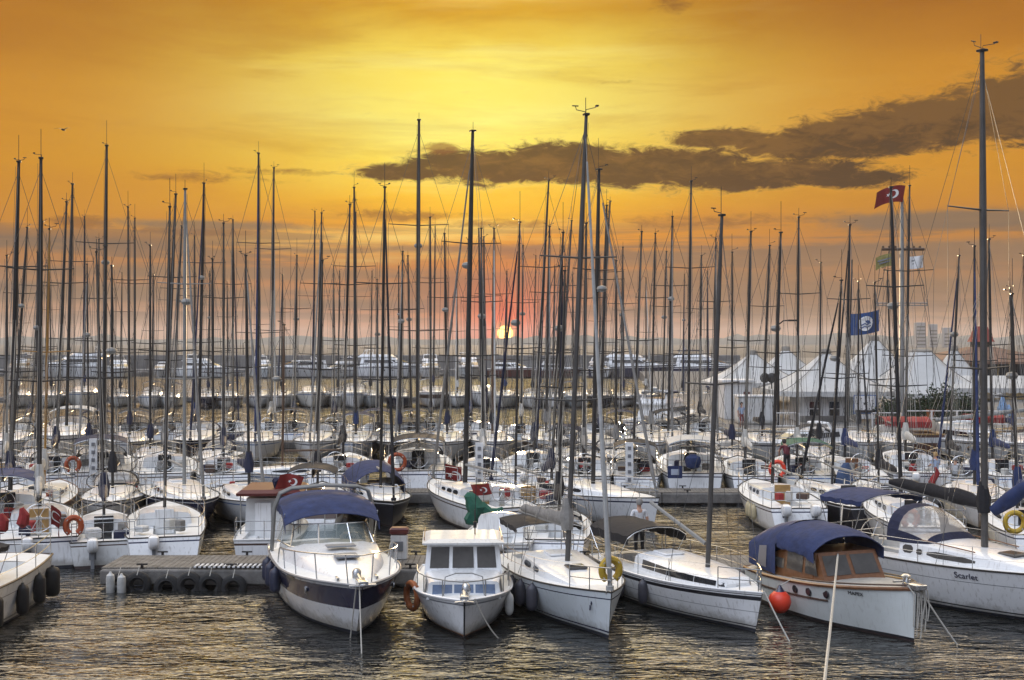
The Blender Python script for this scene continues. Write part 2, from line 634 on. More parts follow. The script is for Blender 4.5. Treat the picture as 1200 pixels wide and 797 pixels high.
def arch_canopy(parent, y0, y1, w, z0, rise, m, name='canopy', drop=.0, n=12, k=8, front_drop=0.0, frame_to=None, fmat=None, hang=.12):
    """bowed canvas roof between y0 (aft) and y1 (forward) with a skirt; frame hoops down to frame_to height"""
    mb = MB()

    def sec(y, dz):
        r = []
        r.append((-w, y, z0 - hang + dz))
        for i in range(n + 1):
            a = -1 + 2 * i / n
            r.append((a * w, y, z0 + dz + rise * (1 - abs(a) ** 2.6)))
        r.append((w, y, z0 - hang + dz))
        return r
    outer, inner = [], []
    for j in range(k + 1):
        u = j / k
        y = lerp(y0, y1, u)
        dz = -front_drop * max(0, (u - .6) / .4) ** 1.5 - drop * max(0, (.4 - u) / .4) ** 1.5 - 0.032 * (j % 2)
        outer.append(sec(y, dz))
        inner.append([(p[0] * .99, p[1], p[2] - .02) for p in sec(y, dz)])
    mb.loft(outer)
    o0 = len(mb.f)
    mb.loft(inner)
    for q in range(o0, len(mb.f)):
        mb.f[q] = mb.f[q][::-1]
    mb.loft([outer[0], inner[0]])
    mb.loft([outer[-1], inner[-1]])
    o = mb.build(name, m, parent, ang=60)
    if frame_to is not None:
        lines = []
        for (y, yb) in ((y0, lerp(y0, y1, .3)), (lerp(y0, y1, .5), lerp(y0, y1, .5)), (y1, lerp(y0, y1, .7))):
            l = [(-w, yb, frame_to)] + [(-w, y, z0 - hang * .3)] + [(a * w * .97, y, z0 - .03 + rise * (1 - abs(a) ** 2.6)) for a in [-.8, -.5, 0, .5, .8]] + [(w, y, z0 - hang * .3), (w, yb, frame_to)]
            lines.append(l)
        tubes_part('canopy_frame', o, lines, .014, fmat or STEEL)
    return o


def sprayhood(parent, yb, zb, w, hgt, depth, m, win=True, wm=None, frames=True):
    """folding hood: back edge at yb open towards the stern, front edge lower, towards the bow"""
    def sec(u, off=0.0):
        # u 0 = back hoop, 1 = front foot
        y = yb - depth * u
        hh = hgt * (1 - u ** 2.2 * .92) + off
        ww = w * (1 - .16 * u) + off
        r = []
        for i in range(13):
            a = math.pi * i / 12
            r.append((-ww * math.copysign(abs(math.cos(a)) ** .75, math.cos(a)), y - off * u, zb + hh * max(0.0, math.sin(a)) ** .8))
        return r
    us = [0, .12, .25, .38, .5, .62, .75, .88, 1.0]
    S_ = [sec(u) for u in us]
    I_ = [[(p[0] * .985, p[1], p[2] - .012) for p in s] for s in S_]
    # the clear panes take the place of the canvas: three across, from just before the back hoop to the foot
    panes = [[(1, 2, 3), []], [(4, 5, 6, 7), []], [(8, 9, 10), []]] if win else []
    mb = MB()
    for i in range(len(us) - 1):
        for j in range(12):
            q = [S_[i][j], S_[i][j + 1], S_[i + 1][j + 1], S_[i + 1][j]]
            hit = None
            if 2 <= i <= 6:
                for pn in panes:
                    if j in pn[0]:
                        hit = pn
            if hit:
                hit[1].append(q)
            else:
                mb.quad(*q)
                mb.quad(I_[i][j], I_[i + 1][j], I_[i + 1][j + 1], I_[i][j + 1])
    o = mb.build('sprayhood', m, parent, smooth=False)
    for jj, quads in panes:
        if quads:
            w_ = MB()
            for q in quads:
                w_.quad(*q)
            w_.build('window', wm or VINYL, o, smooth=False)
    return o


def wheel(parent, c, R0=.42, m=STEEL):
    mb = MB()
    mb.torus(c, R0, .016, 'y', 20, 6)
    for k in range(6):
        a = k * math.pi / 3
        mb.tube([c, (c[0] + R0 * math.cos(a), c[1], c[2] + R0 * math.sin(a))], .009, 4)
    mb.box((c[0], c[1] - .1, c[2] - .3), (.18, .16, .7))
    return mb.build('steering_wheel', m, parent)


def outboard(parent, c, m=None):
    """c: clamp point at top of the transom"""
    x, y, z = c
    mb = MB()
    rings = []
    for (zz, w, d, dy) in ((.05, .13, .18, 0), (.12, .16, .24, .02), (.3, .17, .27, .03), (.42, .15, .24, .02), (.47, .09, .16, 0)):
        rings.append([(x + w * a, y + .18 + dy + d * b, z + zz) for a, b in ((1, -.7), (1, .7), (.7, 1), (-.7, 1), (-1, .7), (-1, -.7), (-.7, -1), (.7, -1))])
    mb.loft(rings, True, True, 0)
    mb.box((x, y + .16, z - .25), (.11, .16, .62), 1)
    mb.box((x, y + .02, z - .08), (.22, .10, .3), 1)
    return mb.build('outboard_motor', [m or WHITE, GREYST], parent)


def ladder(parent, x, y, z0, z1, w=.34, m=None, n=5, name='swim_ladder', lean=0.0):
    mb = MB()
    for s in (-1, 1):
        mb.tube([(x + s * w / 2, y, z0), (x + s * w / 2, y + lean, z1)], .016, 5)
    for i in range(n):
        u = (i + .5) / n
        mb.tube([(x - w / 2, y + lean * u, lerp(z0, z1, u)), (x + w / 2, y + lean * u, lerp(z0, z1, u))], .014, 5)
    return mb.build(name, m or STEEL, parent)


def mast_rig(h, parent, ym, zb, H, topx=0.0, topy=0.0, m=ALU, r=.075, spread=1, jib=None, jibr=.06, wires=True, boom=None, cover=None, boomlen=3.0,
             boomz=1.0, boomup=0.0, boomyaw=0.0, wr=.007, gear=0, jib_t=.985, covr=.16, sag=.0):
    """mast stepped at (0, ym, zb) to height H with its furled sails and wires"""
    base = Vector((0, ym, zb))
    top = Vector((topx, ym + topy, H))

    def at(u):
        return base.lerp(top, u)
    mb = MB()
    n = 10
    mb.tube([at(i / n) for i in range(n + 1)], [r * (1 if i / n < .72 else lerp(1, .62, (i / n - .72) / .28)) for i in range(n + 1)], 8)
    mast = mb.build('mast', m, parent)
    # masthead gear
    g = MB()
    ks = .62 + .08 * (gear % 5)
    V_ = lambda x, y, z: at(1) + Vector((x, y, z)) * ks
    g.tube([V_(0, .05, 0), V_(0, .05, .55 + .55 * (gear % 3))], .010, 4)
    if gear % 5 != 1:
        g.tube([V_(-.02, 0, 0), V_(-.02, -.05, .16), V_(.22, -.3, .2)], .011, 4)
        g.box(tuple(V_(.24, -.32, .24)), (.07, .12, .04))
    g.box(tuple(at(1) + Vector((0, 0, .02))), (r * 2, r * 2.6, .06))
    if gear % 2:
        g.tube([V_(-.02, 0, .1), V_(-.3, .05, .16), V_(-.34, .05, .28)], .011, 4)
        g.tube([V_(-.44, .05, .28), V_(-.24, .05, .28)], .016, 4)
    g.build('masthead_instrument', BLACKM, mast)
    if gear % 4 == 2:
        q = MB()
        p = at(.62)
        q.lathe([(.02, -.14), (.17, -.1), (.22, 0), (.17, .1), (.02, .14)], tuple(p + Vector((0, -.32, 0))), 'z', 10)
        q.box(tuple(p + Vector((0, -.16, -.1))), (.08, .3, .04))
        q.build('radar_dome', ALUW, mast)
    sp_u = [.52] if spread == 1 else [.36, .68]
    chain = h.hb(.5) * .9
    tips = []
    for u in sp_u:
        wsp = min(chain, .26 * (H - zb) * .35)
        for sd in (-1, 1):
            p = at(u)
            tip = p + Vector((sd * wsp, .14, .06))
            s_ = MB()
            s_.tube([p, tip], [.03, .02], 5)
            s_.build('spreader', m, mast)
            tips.append((u, sd, tip))
    yd = ym + .15
    tch = clamp((h.L / 2 - yd) / h.L, .05, .95)
    if wires:
        w = MB()
        for sd in (-1, 1):
            foot = h.edge(tch, sd, 0, .1)
            path = [foot] + [tp for (u, s2, tp) in tips if s2 == sd] + [at(.97)]
            w.tube(path, wr, 4)
            w.tube([foot + Vector((0, .25, 0)), at(sp_u[0] - .02)], wr, 4)
        w.tube([at(.995), Vector((0, h.L / 2 - .08, h.zs(0) + .05))], wr, 4)
        if not jib:
            w.tube([at(.96), h.edge(.985, 0, .05)], wr, 4)
        # halyards standing off the mast
        w.tube([at(.985) + Vector((.1, .1, 0)), at(.03) + Vector((.16, .16, 0))], wr * .8, 4)
        w.build('rigging', WIRE, parent)
    if jib:
        a, b = h.edge(jib_t, 0, .12), at(.96)
        q = MB()
        n = 14
        rs = []
        for i in range(n + 1):
            u = i / n
            rs.append(jibr * (0.35 if u < .02 else lerp(1.0, .38, u)) * (1 + .12 * math.sin(i * 2.1)))
        q.tube([a.lerp(b, i / n * .93) for i in range(n + 1)], rs, 7)
        q.tube([a.lerp(b, .93), b], wr, 4)
        q.lathe([(.03, -.06), (.1, -.05), (.1, .05), (.03, .06)], tuple(a + Vector((0, 0, -.02))), 'z', 10)
        q.build('furled_jib', jib, parent)
    if boom:
        a = base + Vector((0, .1, boomz))
        b = a + Vector((math.sin(boomyaw) * boomlen, math.cos(boomyaw) * boomlen, boomup))
        q = MB()
        q.tube([a, b], [.055, .05], 7)
        q.tube([b, at(.99)], wr * .8, 4)
        bo = q.build('boom', boom, parent)
        if cover:
            q = MB()
            rings = []
            n = 12
            for i in range(n + 1):
                u = i / n
                c = a.lerp(b, .02 + u * .93) + Vector((0, 0, .06 - sag * math.sin(math.pi * u)))
                rr = covr * (1.25 - .55 * u) * (1 + .10 * math.sin(i * 1.9 + H))
                if i in (0, n):
                    rr *= .55
                rings.append([c + Vector((rr * .62 * math.cos(2 * math.pi * k / 10), 0, rr * (math.sin(2 * math.pi * k / 10) + .55))) for k in range(10)])
            q.loft(rings, True, True)
            # collar round the mast
            c = base + Vector((0, .02, boomz))
            q.tube([c + Vector((0, 0, -.1)), c + Vector((0, .02, .25)), c + Vector((0, .03, .75))], [.16, .2, .1], 8)
            q.build('sail_cover', cover, bo)
            q = MB()
            for k in (.3, .55, .8):
                for sx_ in (-.12, .12):
                    q.tube([a.lerp(b, k) + Vector((sx_, 0, .0)), at(.52) + Vector((sx_ * .4, .06, 0))], wr * .7, 3)
            q.build('lazy_jack', ROPE, bo)
    return mast


# ------------------------------------------------------------------ hanging gear (things of their own)
def fender(boat, h, t, side, m, label, r=.13, ln=.55, drop=.12, out=.0, group=None, cap=None):
    M = mw(boat)
    p = h.edge(t, side, -drop)
    zc = p.z - ln / 2
    q = h.pt(t, side, max(zc, 0.02))
    x = side * (max(abs(q.x), abs(p.x) * .9) + r * .95 + out)
    w = M @ Vector((x, p.y, p.z))
    o = empty('fender', w, 0)
    mb = MB()
    mb.lathe([(.03, .07), (.045, .03), (r * .8, -.02), (r, -.1), (r, -ln + .1), (r * .8, -ln + .02), (.04, -ln - .03)], (0, 0, 0), 'z', 14)
    mb.build('body', m, o)
    mb = MB()
    rail = M @ h.edge(t, side, .02) - w
    mb.tube([(0, 0, .06), tuple(rail)], .012, 4)
    mb.build('lanyard', ROPE, o)
    tag(o, label, 'fender', group or 'fenders hanging on the boats')
    return o


def lifebuoy(p, face, m, label, R0=.28, horseshoe=False, name='lifebuoy'):
    """p world centre, face = direction it looks towards (angle about z)"""
    o = empty(name, p, face)
    mb = MB()
    if horseshoe:
        mb.torus((0, 0, 0), R0 * .85, .095, 'y', 18, 8, a0=-60 + 0, a1=240, sq=1.15)
    else:
        mb.torus((0, 0, 0), R0, .085, 'y', 22, 8)
    mb.build('ring', m, o)
    mb = MB()
    for k in range(4):
        a = k * math.pi / 2 + .78
        if horseshoe and k == 2:
            pass
        c = (R0 * math.cos(a), 0, R0 * math.sin(a))
        mb.tube([(c[0] * .94, -.0, c[2] * .94), (c[0] * 1.06, 0, c[2] * 1.06)], .094, 8)
    mb.build('band', CWHITE, o)
    tag(o, label, 'lifebuoy', 'lifebuoys on the boats')
    return o


def place_bow(px, py, yaw, h, z=0.0, k=1.0):
    """location so that the stem meets the water at photo position (px, py)"""
    Y = Y_water(py, z)
    a = D2R(yaw)
    d = Vector((math.sin(a), -math.cos(a), 0))
    stem = Vector((X_at(px, Y), Y, 0))
    return stem - d * (h.L / 2 - h.rake) * k, a


def lettering(text, size, M, parent, m, name='lettering'):
    c = bpy.data.curves.new(name, 'FONT')
    c.body = text
    c.size = size
    c.extrude = 0.004
    c.align_x = 'CENTER'
    c.align_y = 'CENTER'
    c.materials.append(m)
    t = bpy.data.objects.new(name, c)
    COL.objects.link(t)
    me = bpy.data.meshes.new_from_object(t.evaluated_get(bpy.context.evaluated_depsgraph_get()))
    bpy.data.objects.remove(t)
    o = bpy.data.objects.new(name, me)
    COL.objects.link(o)
    o.parent = parent
    o.matrix_local = M
    return o


def hull_text_matrix(h, t, side, z, off=.012):
    p = h.pt(t, side, z, off)
    a = h.pt(t - .02, side, z)
    b = h.pt(t + .02, side, z)
    up = (h.pt(t, side, z + .08) - h.pt(t, side, z - .08)).normalized()
    tx = (b - a).normalized() * (1 if side < 0 else -1)
    if side < 0:
        tx = (b - a).normalized()
    nz = tx.cross(up).normalized()
    if nz.x * side < 0:
        tx = -tx
        nz = tx.cross(up).normalized()
    up = nz.cross(tx).normalized()
    M = Matrix(((tx.x, up.x, nz.x, p.x), (tx.y, up.y, nz.y, p.y), (tx.z, up.z, nz.z, p.z), (0, 0, 0, 1)))
    return M

# ------------------------------------------------------------------ camera
cam_d = bpy.data.cameras.new('camera')
cam_d.sensor_width = 36.0
cam_d.lens = 36.0 * F / 1200.0
cam_d.clip_end = 40000
cam = bpy.data.objects.new('camera', cam_d)
COL.objects.link(cam)
cam.location = (0, 0, CAMH)
cam.rotation_euler = (D2R(90) + math.atan((HOR - 398.5) / F), 0, 0)
scene.camera = cam

# ------------------------------------------------------------------ sky
SUN_AZ = math.degrees(math.atan((592 - 600) / F))
SUN_EL_DISC = math.degrees(math.atan((HOR - 390.5) / F))
SUN_EL = 1.5
world = bpy.data.worlds.new('World')
scene.world = world
world.use_nodes = True
wt = world.node_tree
WN, WL = wt.nodes, wt.links
for n_ in list(WN):
    WN.remove(n_)


def _in(sock, v):
    if isinstance(v, (int, float)):
        sock.default_value = v
    else:
        WL.new(v, sock)


def m_(op, a, b=None, c=None, cl=False):
    n = WN.new('ShaderNodeMath')
    n.operation = op
    n.use_clamp = cl
    _in(n.inputs[0], a)
    if b is not None:
        _in(n.inputs[1], b)
    if c is not None:
        _in(n.inputs[2], c)
    return n.outputs[0]


def ramp(v, stops):
    n = WN.new('ShaderNodeValToRGB')
    n.color_ramp.interpolation = 'EASE' if False else 'LINEAR'
    el = n.color_ramp.elements
    while len(el) < len(stops):
        el.new(0.5)
    for e, (p, c) in zip(el, stops):
        e.position = p
        e.color = (*c, 1)
    _in(n.inputs[0], v)
    return n.outputs[0]


def mixc(f, a, b, mode='MIX'):
    n = WN.new('ShaderNodeMix')
    n.data_type = 'RGBA'
    n.blend_type = mode
    n.clamp_factor = True
    _in(n.inputs['Factor'], f)
    for s, v in (('A', a), ('B', b)):
        if isinstance(v, tuple):
            n.inputs[s].default_value = (*v, 1)
        else:
            WL.new(v, n.inputs[s])
    return n.outputs['Result']


def sstep(v, a, b):
    n = WN.new('ShaderNodeMapRange')
    n.interpolation_type = 'SMOOTHSTEP'
    _in(n.inputs['Value'], v)
    n.inputs['From Min'].default_value = a
    n.inputs['From Max'].default_value = b
    return n.outputs['Result']


tc = WN.new('ShaderNodeTexCoord')
sx = WN.new('ShaderNodeSeparateXYZ')
WL.new(tc.outputs['Generated'], sx.inputs[0])
dx, dy, dz = sx.outputs
AZ = m_('MULTIPLY', m_('ARCTAN2', dx, dy), 180 / math.pi)      # degrees, to the right of the view
EL = m_('MULTIPLY', m_('ARCSINE', dz), 180 / math.pi)          # degrees over the horizon


def skynoise(sa, se, seed, detail=6, rough=.6, dist=0.0):
    cb = WN.new('ShaderNodeCombineXYZ')
    _in(cb.inputs[0], m_('MULTIPLY', AZ, sa))
    _in(cb.inputs[1], m_('MULTIPLY', EL, se))
    cb.inputs[2].default_value = seed
    n = WN.new('ShaderNodeTexNoise')
    n.inputs['Scale'].default_value = 1.0
    n.inputs['Detail'].default_value = detail
    n.inputs['Roughness'].default_value = rough
    n.inputs['Distortion'].default_value = dist
    WL.new(cb.outputs[0], n.inputs['Vector'])
    return n.outputs['Fac']


def e_of(py):
    return math.degrees(math.atan((HOR - py) / F))


def a_of(px):
    return math.degrees(math.atan((px - 600) / F))


def stops(lst, top=40.0):
    return [(clamp(e / top), srgb(*c)) for e, c in lst]


wob = m_('MULTIPLY', m_('SUBTRACT', skynoise(.10, .30, 3.1, 5, .55), .5), 5.0)
ELW = m_('ADD', EL, wob)
EN = m_('DIVIDE', m_('MAXIMUM', ELW, 0.0), 40.0)
EN0 = m_('DIVIDE', m_('MAXIMUM', m_('ADD', EL, m_('MULTIPLY', wob, m_('DIVIDE', EL, 9.0, cl=True))), 0.0), 40.0)
centre = ramp(EN0, stops([(0, (198, 136, 104)), (.7, (196, 134, 98)), (2.0, (184, 122, 84)), (3.6, (198, 124, 52)), (5.0, (224, 150, 34)), (6.4, (246, 190, 44)),
                          (8.0, (255, 230, 90)), (10.2, (255, 246, 128)), (12.4, (254, 232, 96)), (15.5, (222, 168, 40)), (18.5, (236, 196, 100)), (23, (255, 226, 160)), (38, (255, 240, 214))]))
side = ramp(EN0, stops([(0, (192, 148, 120)), (.8, (184, 140, 110)), (2.2, (164, 124, 92)), (3.6, (178, 118, 64)), (5.2, (192, 126, 42)), (7.5, (202, 136, 28)),
                        (10.5, (200, 134, 30)), (13, (180, 116, 28)), (15.5, (160, 98, 22)), (18.5, (206, 156, 84)), (23, (250, 218, 168)), (38, (252, 238, 218))]))
ga = m_('DIVIDE', m_('ADD', AZ, 2.0), 10.5)
gz = m_('EXPONENT', m_('MULTIPLY', m_('MULTIPLY', ga, ga), -1.0))
front = mixc(gz, side, centre)
# soft streaks of thin high cloud
st = skynoise(.07, .55, 7.7, 7, .62, .4)
front = mixc(m_('MULTIPLY', sstep(st, .50, .72), .34), front, srgb(176, 112, 26))
front = mixc(m_('MULTIPLY', m_('MULTIPLY', sstep(skynoise(.05, .5, 12.3, 6, .6), .52, .75), gz), .5), front, srgb(255, 246, 150))

# cloud bodies, each an ellipse of the sky broken up by turbulence
fb_ = m_('ADD', m_('MULTIPLY', m_('SUBTRACT', skynoise(.30, 1.0, 1.7, 3, .55, .2), .5), .75), m_('MULTIPLY', m_('SUBTRACT', skynoise(.95, 2.6, 5.2, 9, .70, .7), .5), 1.05))


def clouds(blobs, gain, soft0, soft1, fb=None):
    tot = None
    for (px, py, rx, ry, w) in blobs:
        u = m_('DIVIDE', m_('SUBTRACT', AZ, a_of(px)), rx / 25.1)
        v = m_('DIVIDE', m_('SUBTRACT', EL, e_of(py)), ry / 25.1)
        r = m_('MULTIPLY', m_('EXPONENT', m_('MULTIPLY', m_('ADD', m_('MULTIPLY', u, u), m_('MULTIPLY', v, v)), -1.0)), w)
        tot = r if tot is None else m_('MAXIMUM', tot, r)
    return sstep(m_('ADD', tot, m_('MULTIPLY', fb or fb_, gain)), soft0, soft1)


dark = clouds([(470, 203, 75, 12, .8), (570, 196, 95, 20, 1), (660, 193, 105, 25, 1), (775, 198, 130, 26, 1), (905, 208, 125, 20, 1), (990, 216, 90, 12, .9),
               (850, 166, 85, 13, .95), (940, 176, 120, 18, 1.0), (1010, 164, 110, 22, 1), (1025, 182, 110, 14, .9), (1105, 156, 120, 32, 1.1), (1210, 146, 120, 42, 1.1)], 1.0, .16, .84)
front = mixc(m_('MULTIPLY', m_('MULTIPLY', dark, m_('SUBTRACT', 1.0, dark)), 1.2), front, mixc(gz, srgb(226, 160, 56), srgb(255, 236, 130)))
front = mixc(m_('MULTIPLY', sstep(dark, .05, .75), .96), front, mixc(sstep(m_('ADD', m_('MULTIPLY', fb_, -1.0), m_('MULTIPLY', m_('SUBTRACT', EL, 8.4), .10)), -.18, .22), srgb(56, 40, 28), srgb(106, 74, 38)))
wisps = clouds([(518, 174, 22, 8, .8), (790, 8, 34, 24, .6), (720, 98, 40, 6, .5), (240, 214, 130, 9, .62), (330, 205, 90, 7, .6), (600, 262, 120, 9, .62), (470, 252, 110, 9, .7),
                (850, 262, 160, 12, .6), (90, 268, 42, 9, .8), (230, 276, 90, 6, .7)], 1.0, .30, .72)
front = mixc(m_('MULTIPLY', wisps, .7), front, srgb(128, 80, 38))
bands = clouds([(880, 304, 260, 10, .9), (1110, 266, 130, 11, 1), (1090, 302, 190, 13, 1), (700, 326, 300, 10, .8), (300, 322, 300, 9, .8), (90, 346, 260, 11, .9), (420, 356, 260, 8, .7),
                (1000, 340, 260, 10, .9), (60, 292, 170, 8, .7), (250, 268, 120, 6, .7), (560, 292, 130, 6, .7), (820, 364, 300, 8, .7)], .62, .06, .66)
front = mixc(m_('MULTIPLY', bands, .86), front, srgb(122, 103, 84))
# grey strata low over the horizon
lowmask = m_('MULTIPLY', sstep(EL, 6.2, 4.0), sstep(EL, .1, 1.6))
strat = sstep(skynoise(.065, 1.15, 21.4, 8, .60, .3), .47, .57)
front = mixc(m_('MULTIPLY', m_('MULTIPLY', strat, lowmask), .80), front, srgb(112, 94, 80))
haz = m_('MULTIPLY', m_('MULTIPLY', sstep(EL, 5.0, 3.6), sstep(EL, .2, 2.0)), m_('ADD', .28, m_('MULTIPLY', sstep(AZ, 3.0, 14.0), .34)))
front = mixc(haz, front, srgb(150, 114, 82))

hi = WN.new('ShaderNodeVectorMath')
hi.operation = 'SCALE'
WL.new(front, hi.inputs[0])
_in(hi.inputs['Scale'], m_('ADD', 1.0, m_('MULTIPLY', sstep(EL, 15.8, 23.0), 2.4)))  # extra brightness added to the sky above the view, for water and decks
front = hi.outputs[0]
# the sun and the red air round it
cs = Vector((math.sin(D2R(SUN_AZ)) * math.cos(D2R(SUN_EL_DISC)), math.cos(D2R(SUN_AZ)) * math.cos(D2R(SUN_EL_DISC)), math.sin(D2R(SUN_EL_DISC))))
dot = WN.new('ShaderNodeVectorMath')
dot.operation = 'DOT_PRODUCT'
WL.new(tc.outputs['Generated'], dot.inputs[0])
dot.inputs[1].default_value = cs
ang = m_('MULTIPLY', m_('ARCCOSINE', m_('MINIMUM', dot.outputs['Value'], 1.0)), 180 / math.pi)
glow = m_('MULTIPLY', m_('EXPONENT', m_('MULTIPLY', ang, -1 / 1.25)), 1.7, cl=True)
front = mixc(m_('MULTIPLY', glow, 1.0), front, srgb(250, 84, 34))
disc = sstep(ang, .40, .30)
halo = sstep(ang, .85, .28)
front = mixc(m_('MULTIPLY', halo, .75), front, srgb(255, 150, 56))

# overhead and behind: pale grey-blue evening light
back = ramp(m_('DIVIDE', m_('MAXIMUM', EL, 0), 90.0), [(0, srgb(170, 170, 184)), (.2, srgb(194, 199, 216)), (.5, srgb(216, 224, 242)), (1.0, srgb(228, 238, 255))])
wz = sstep(EL, 34.0, 62.0)
wb = sstep(m_('ABSOLUTE', AZ), 38.0, 95.0)
backg = WN.new('ShaderNodeVectorMath')
backg.operation = 'SCALE'
WL.new(back, backg.inputs[0])
# bright lobe added to unseen sky behind and left, lighting boats' near side
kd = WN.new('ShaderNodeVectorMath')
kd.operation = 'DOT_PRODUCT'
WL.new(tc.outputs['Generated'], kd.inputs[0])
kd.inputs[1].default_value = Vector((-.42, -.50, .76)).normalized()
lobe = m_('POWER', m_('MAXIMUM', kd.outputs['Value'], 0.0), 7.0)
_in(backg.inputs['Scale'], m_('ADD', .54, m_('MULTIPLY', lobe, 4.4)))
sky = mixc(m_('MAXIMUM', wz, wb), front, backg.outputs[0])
# below the horizon
sky = mixc(sstep(EL, 0.0, -1.5), sky, srgb(120, 100, 90))
sc10 = WN.new('ShaderNodeVectorMath')
sc10.operation = 'SCALE'
WL.new(sky, sc10.inputs[0])
sc10.inputs['Scale'].default_value = 10.0
nish = WN.new('ShaderNodeTexSky')
nish.sky_type = 'NISHITA'
nish.sun_disc = False
nish.sun_elevation = D2R(SUN_EL)
nish.sun_rotation = D2R(SUN_AZ)
nish.dust_density = 3.0
addn = WN.new('ShaderNodeVectorMath')
addn.operation = 'MULTIPLY_ADD'
WL.new(nish.outputs[0], addn.inputs[0])
addn.inputs[1].default_value = (.06, .06, .06)
WL.new(sc10.outputs[0], addn.inputs[2])
discc = WN.new('ShaderNodeVectorMath')
discc.operation = 'MULTIPLY_ADD'
cd = WN.new('ShaderNodeCombineXYZ')
for i in range(3):
    _in(cd.inputs[i], disc)
WL.new(cd.outputs[0], discc.inputs[0])
discc.inputs[1].default_value = (52, 30, 7)
WL.new(addn.outputs[0], discc.inputs[2])
bg = WN.new('ShaderNodeBackground')
bg.inputs['Strength'].default_value = 0.1
WL.new(discc.outputs[0], bg.inputs['Color'])
wo = WN.new('ShaderNodeOutputWorld')
WL.new(bg.outputs[0], wo.inputs['Surface'])

sun_d = bpy.data.lights.new('sun', 'SUN')
sun_d.energy = 4.5
sun_d.angle = D2R(0.5)
sun_d.color = (1.0, 0.70, 0.38)
sun = bpy.data.objects.new('sun', sun_d)
COL.objects.link(sun)
sun.rotation_euler = (D2R(90 - SUN_EL), 0, D2R(180 - SUN_AZ))
sun.location = (0, 0, 60)

scene.view_settings.view_transform = 'Standard'
scene.view_settings.look = 'None'
scene.view_settings.exposure = 0.0
scene.view_settings.gamma = 1.0
scene.cycles.max_bounces = 6
scene.cycles.transparent_max_bounces = 12
scene.cycles.volume_bounces = 0
scene.cycles.sample_clamp_indirect = 3.0
scene.cycles.use_denoising = True
scene.cycles.caustics_reflective = False
scene.cycles.caustics_refractive = False

# ------------------------------------------------------------------ water
wm = bpy.data.materials.new('sea_water')
wm.use_nodes = True
nt = wm.node_tree
p = nt.nodes['Principled BSDF']
p.inputs['Base Color'].default_value = (0.012, 0.013, 0.012, 1)
p.inputs['Roughness'].default_value = 0.05
p.inputs['IOR'].default_value = 1.9
tcw = nt.nodes.new('ShaderNodeTexCoord')


def wnoise(scale, sx, sy, detail, rough=.55, dist=0.0, rot=0.0):
    mp = nt.nodes.new('ShaderNodeMapping')
    mp.inputs['Scale'].default_value = (sx, sy, 1)
    mp.inputs['Rotation'].default_value = (0, 0, D2R(rot))
    nt.links.new(tcw.outputs['Object'], mp.inputs['Vector'])
    n = nt.nodes.new('ShaderNodeTexNoise')
    n.inputs['Scale'].default_value = scale
    n.inputs['Detail'].default_value = detail
    n.inputs['Roughness'].default_value = rough
    n.inputs['Distortion'].default_value = dist
    nt.links.new(mp.outputs['Vector'], n.inputs['Vector'])
    return n.outputs['Fac']


def wmath(op, a, b):
    n = nt.nodes.new('ShaderNodeMath')
    n.operation = op
    for i, v in enumerate((a, b)):
        if isinstance(v, (int, float)):
            n.inputs[i].default_value = v
        else:
            nt.links.new(v, n.inputs[i])
    return n.outputs[0]


w1 = wnoise(1.25, .55, 1.3, 2, .45, .8, 10)
w2 = wnoise(4.2, .5, 1.25, 2, .5, 1.0, -8)
w3 = wnoise(.30, .8, 1.3, 2, .5, .4, 18)
w4 = wnoise(.10, .8, 1.4, 2, .5, .3, -12)
# the open sea outside the breakwater is ruffled by wind, the harbour is sheltered
wsp = nt.nodes.new('ShaderNodeSeparateXYZ')
nt.links.new(tcw.outputs['Object'], wsp.inputs[0])
wmr = nt.nodes.new('ShaderNodeMapRange')
wmr.inputs['From Min'].default_value = 255
wmr.inputs['From Max'].default_value = 275
wmr.inputs['To Min'].default_value = 0.025
wmr.inputs['To Max'].default_value = 0.95
nt.links.new(wsp.outputs['Y'], wmr.inputs['Value'])
nt.links.new(wmr.outputs['Result'], p.inputs['Roughness'])
hgt = wmath('ADD', wmath('MULTIPLY', w1, .115), wmath('ADD', wmath('MULTIPLY', w2, .060), wmath('ADD', wmath('MULTIPLY', w3, .24), wmath('MULTIPLY', w4, .55))))
bw = nt.nodes.new('ShaderNodeBump')
bw.inputs['Strength'].default_value = 1.0
bw.inputs['Distance'].default_value = 1.0
nt.links.new(hgt, bw.inputs['Height'])
nt.links.new(bw.outputs['Normal'], p.inputs['Normal'])
mb = MB()
mb.quad((-3000, -200, 0), (3000, -200, 0), (3000, 2900, 0), (-3000, 2900, 0))
tag(mb.build('water', wm, None, smooth=False), kind='structure')

# ------------------------------------------------------------------ air
hz = bpy.data.materials.new('haze_air')
hz.use_nodes = True
hz.node_tree.nodes.remove(hz.node_tree.nodes['Principled BSDF'])
pv = hz.node_tree.nodes.new('ShaderNodeVolumePrincipled')
pv.inputs['Color'].default_value = (0.93, 0.92, 0.92, 1)
pv.inputs['Density'].default_value = 0.00020
pv.inputs['Anisotropy'].default_value = 0.0
hz.node_tree.links.new(pv.outputs[0], hz.node_tree.nodes['Material Output'].inputs['Volume'])
mb = MB()
vs = [(x, y, z) for z in (-1.5, 36) for (x, y) in ((-3100, -260), (3100, -260), (3100, 3000), (-3100, 3000))]
mb.add(vs, [(3, 2, 1, 0), (4, 5, 6, 7), (0, 1, 5, 4), (1, 2, 6, 5), (2, 3, 7, 6), (3, 0, 4, 7)])
haze = mb.build('haze', hz, None, smooth=False)
tag(haze, kind='stuff')

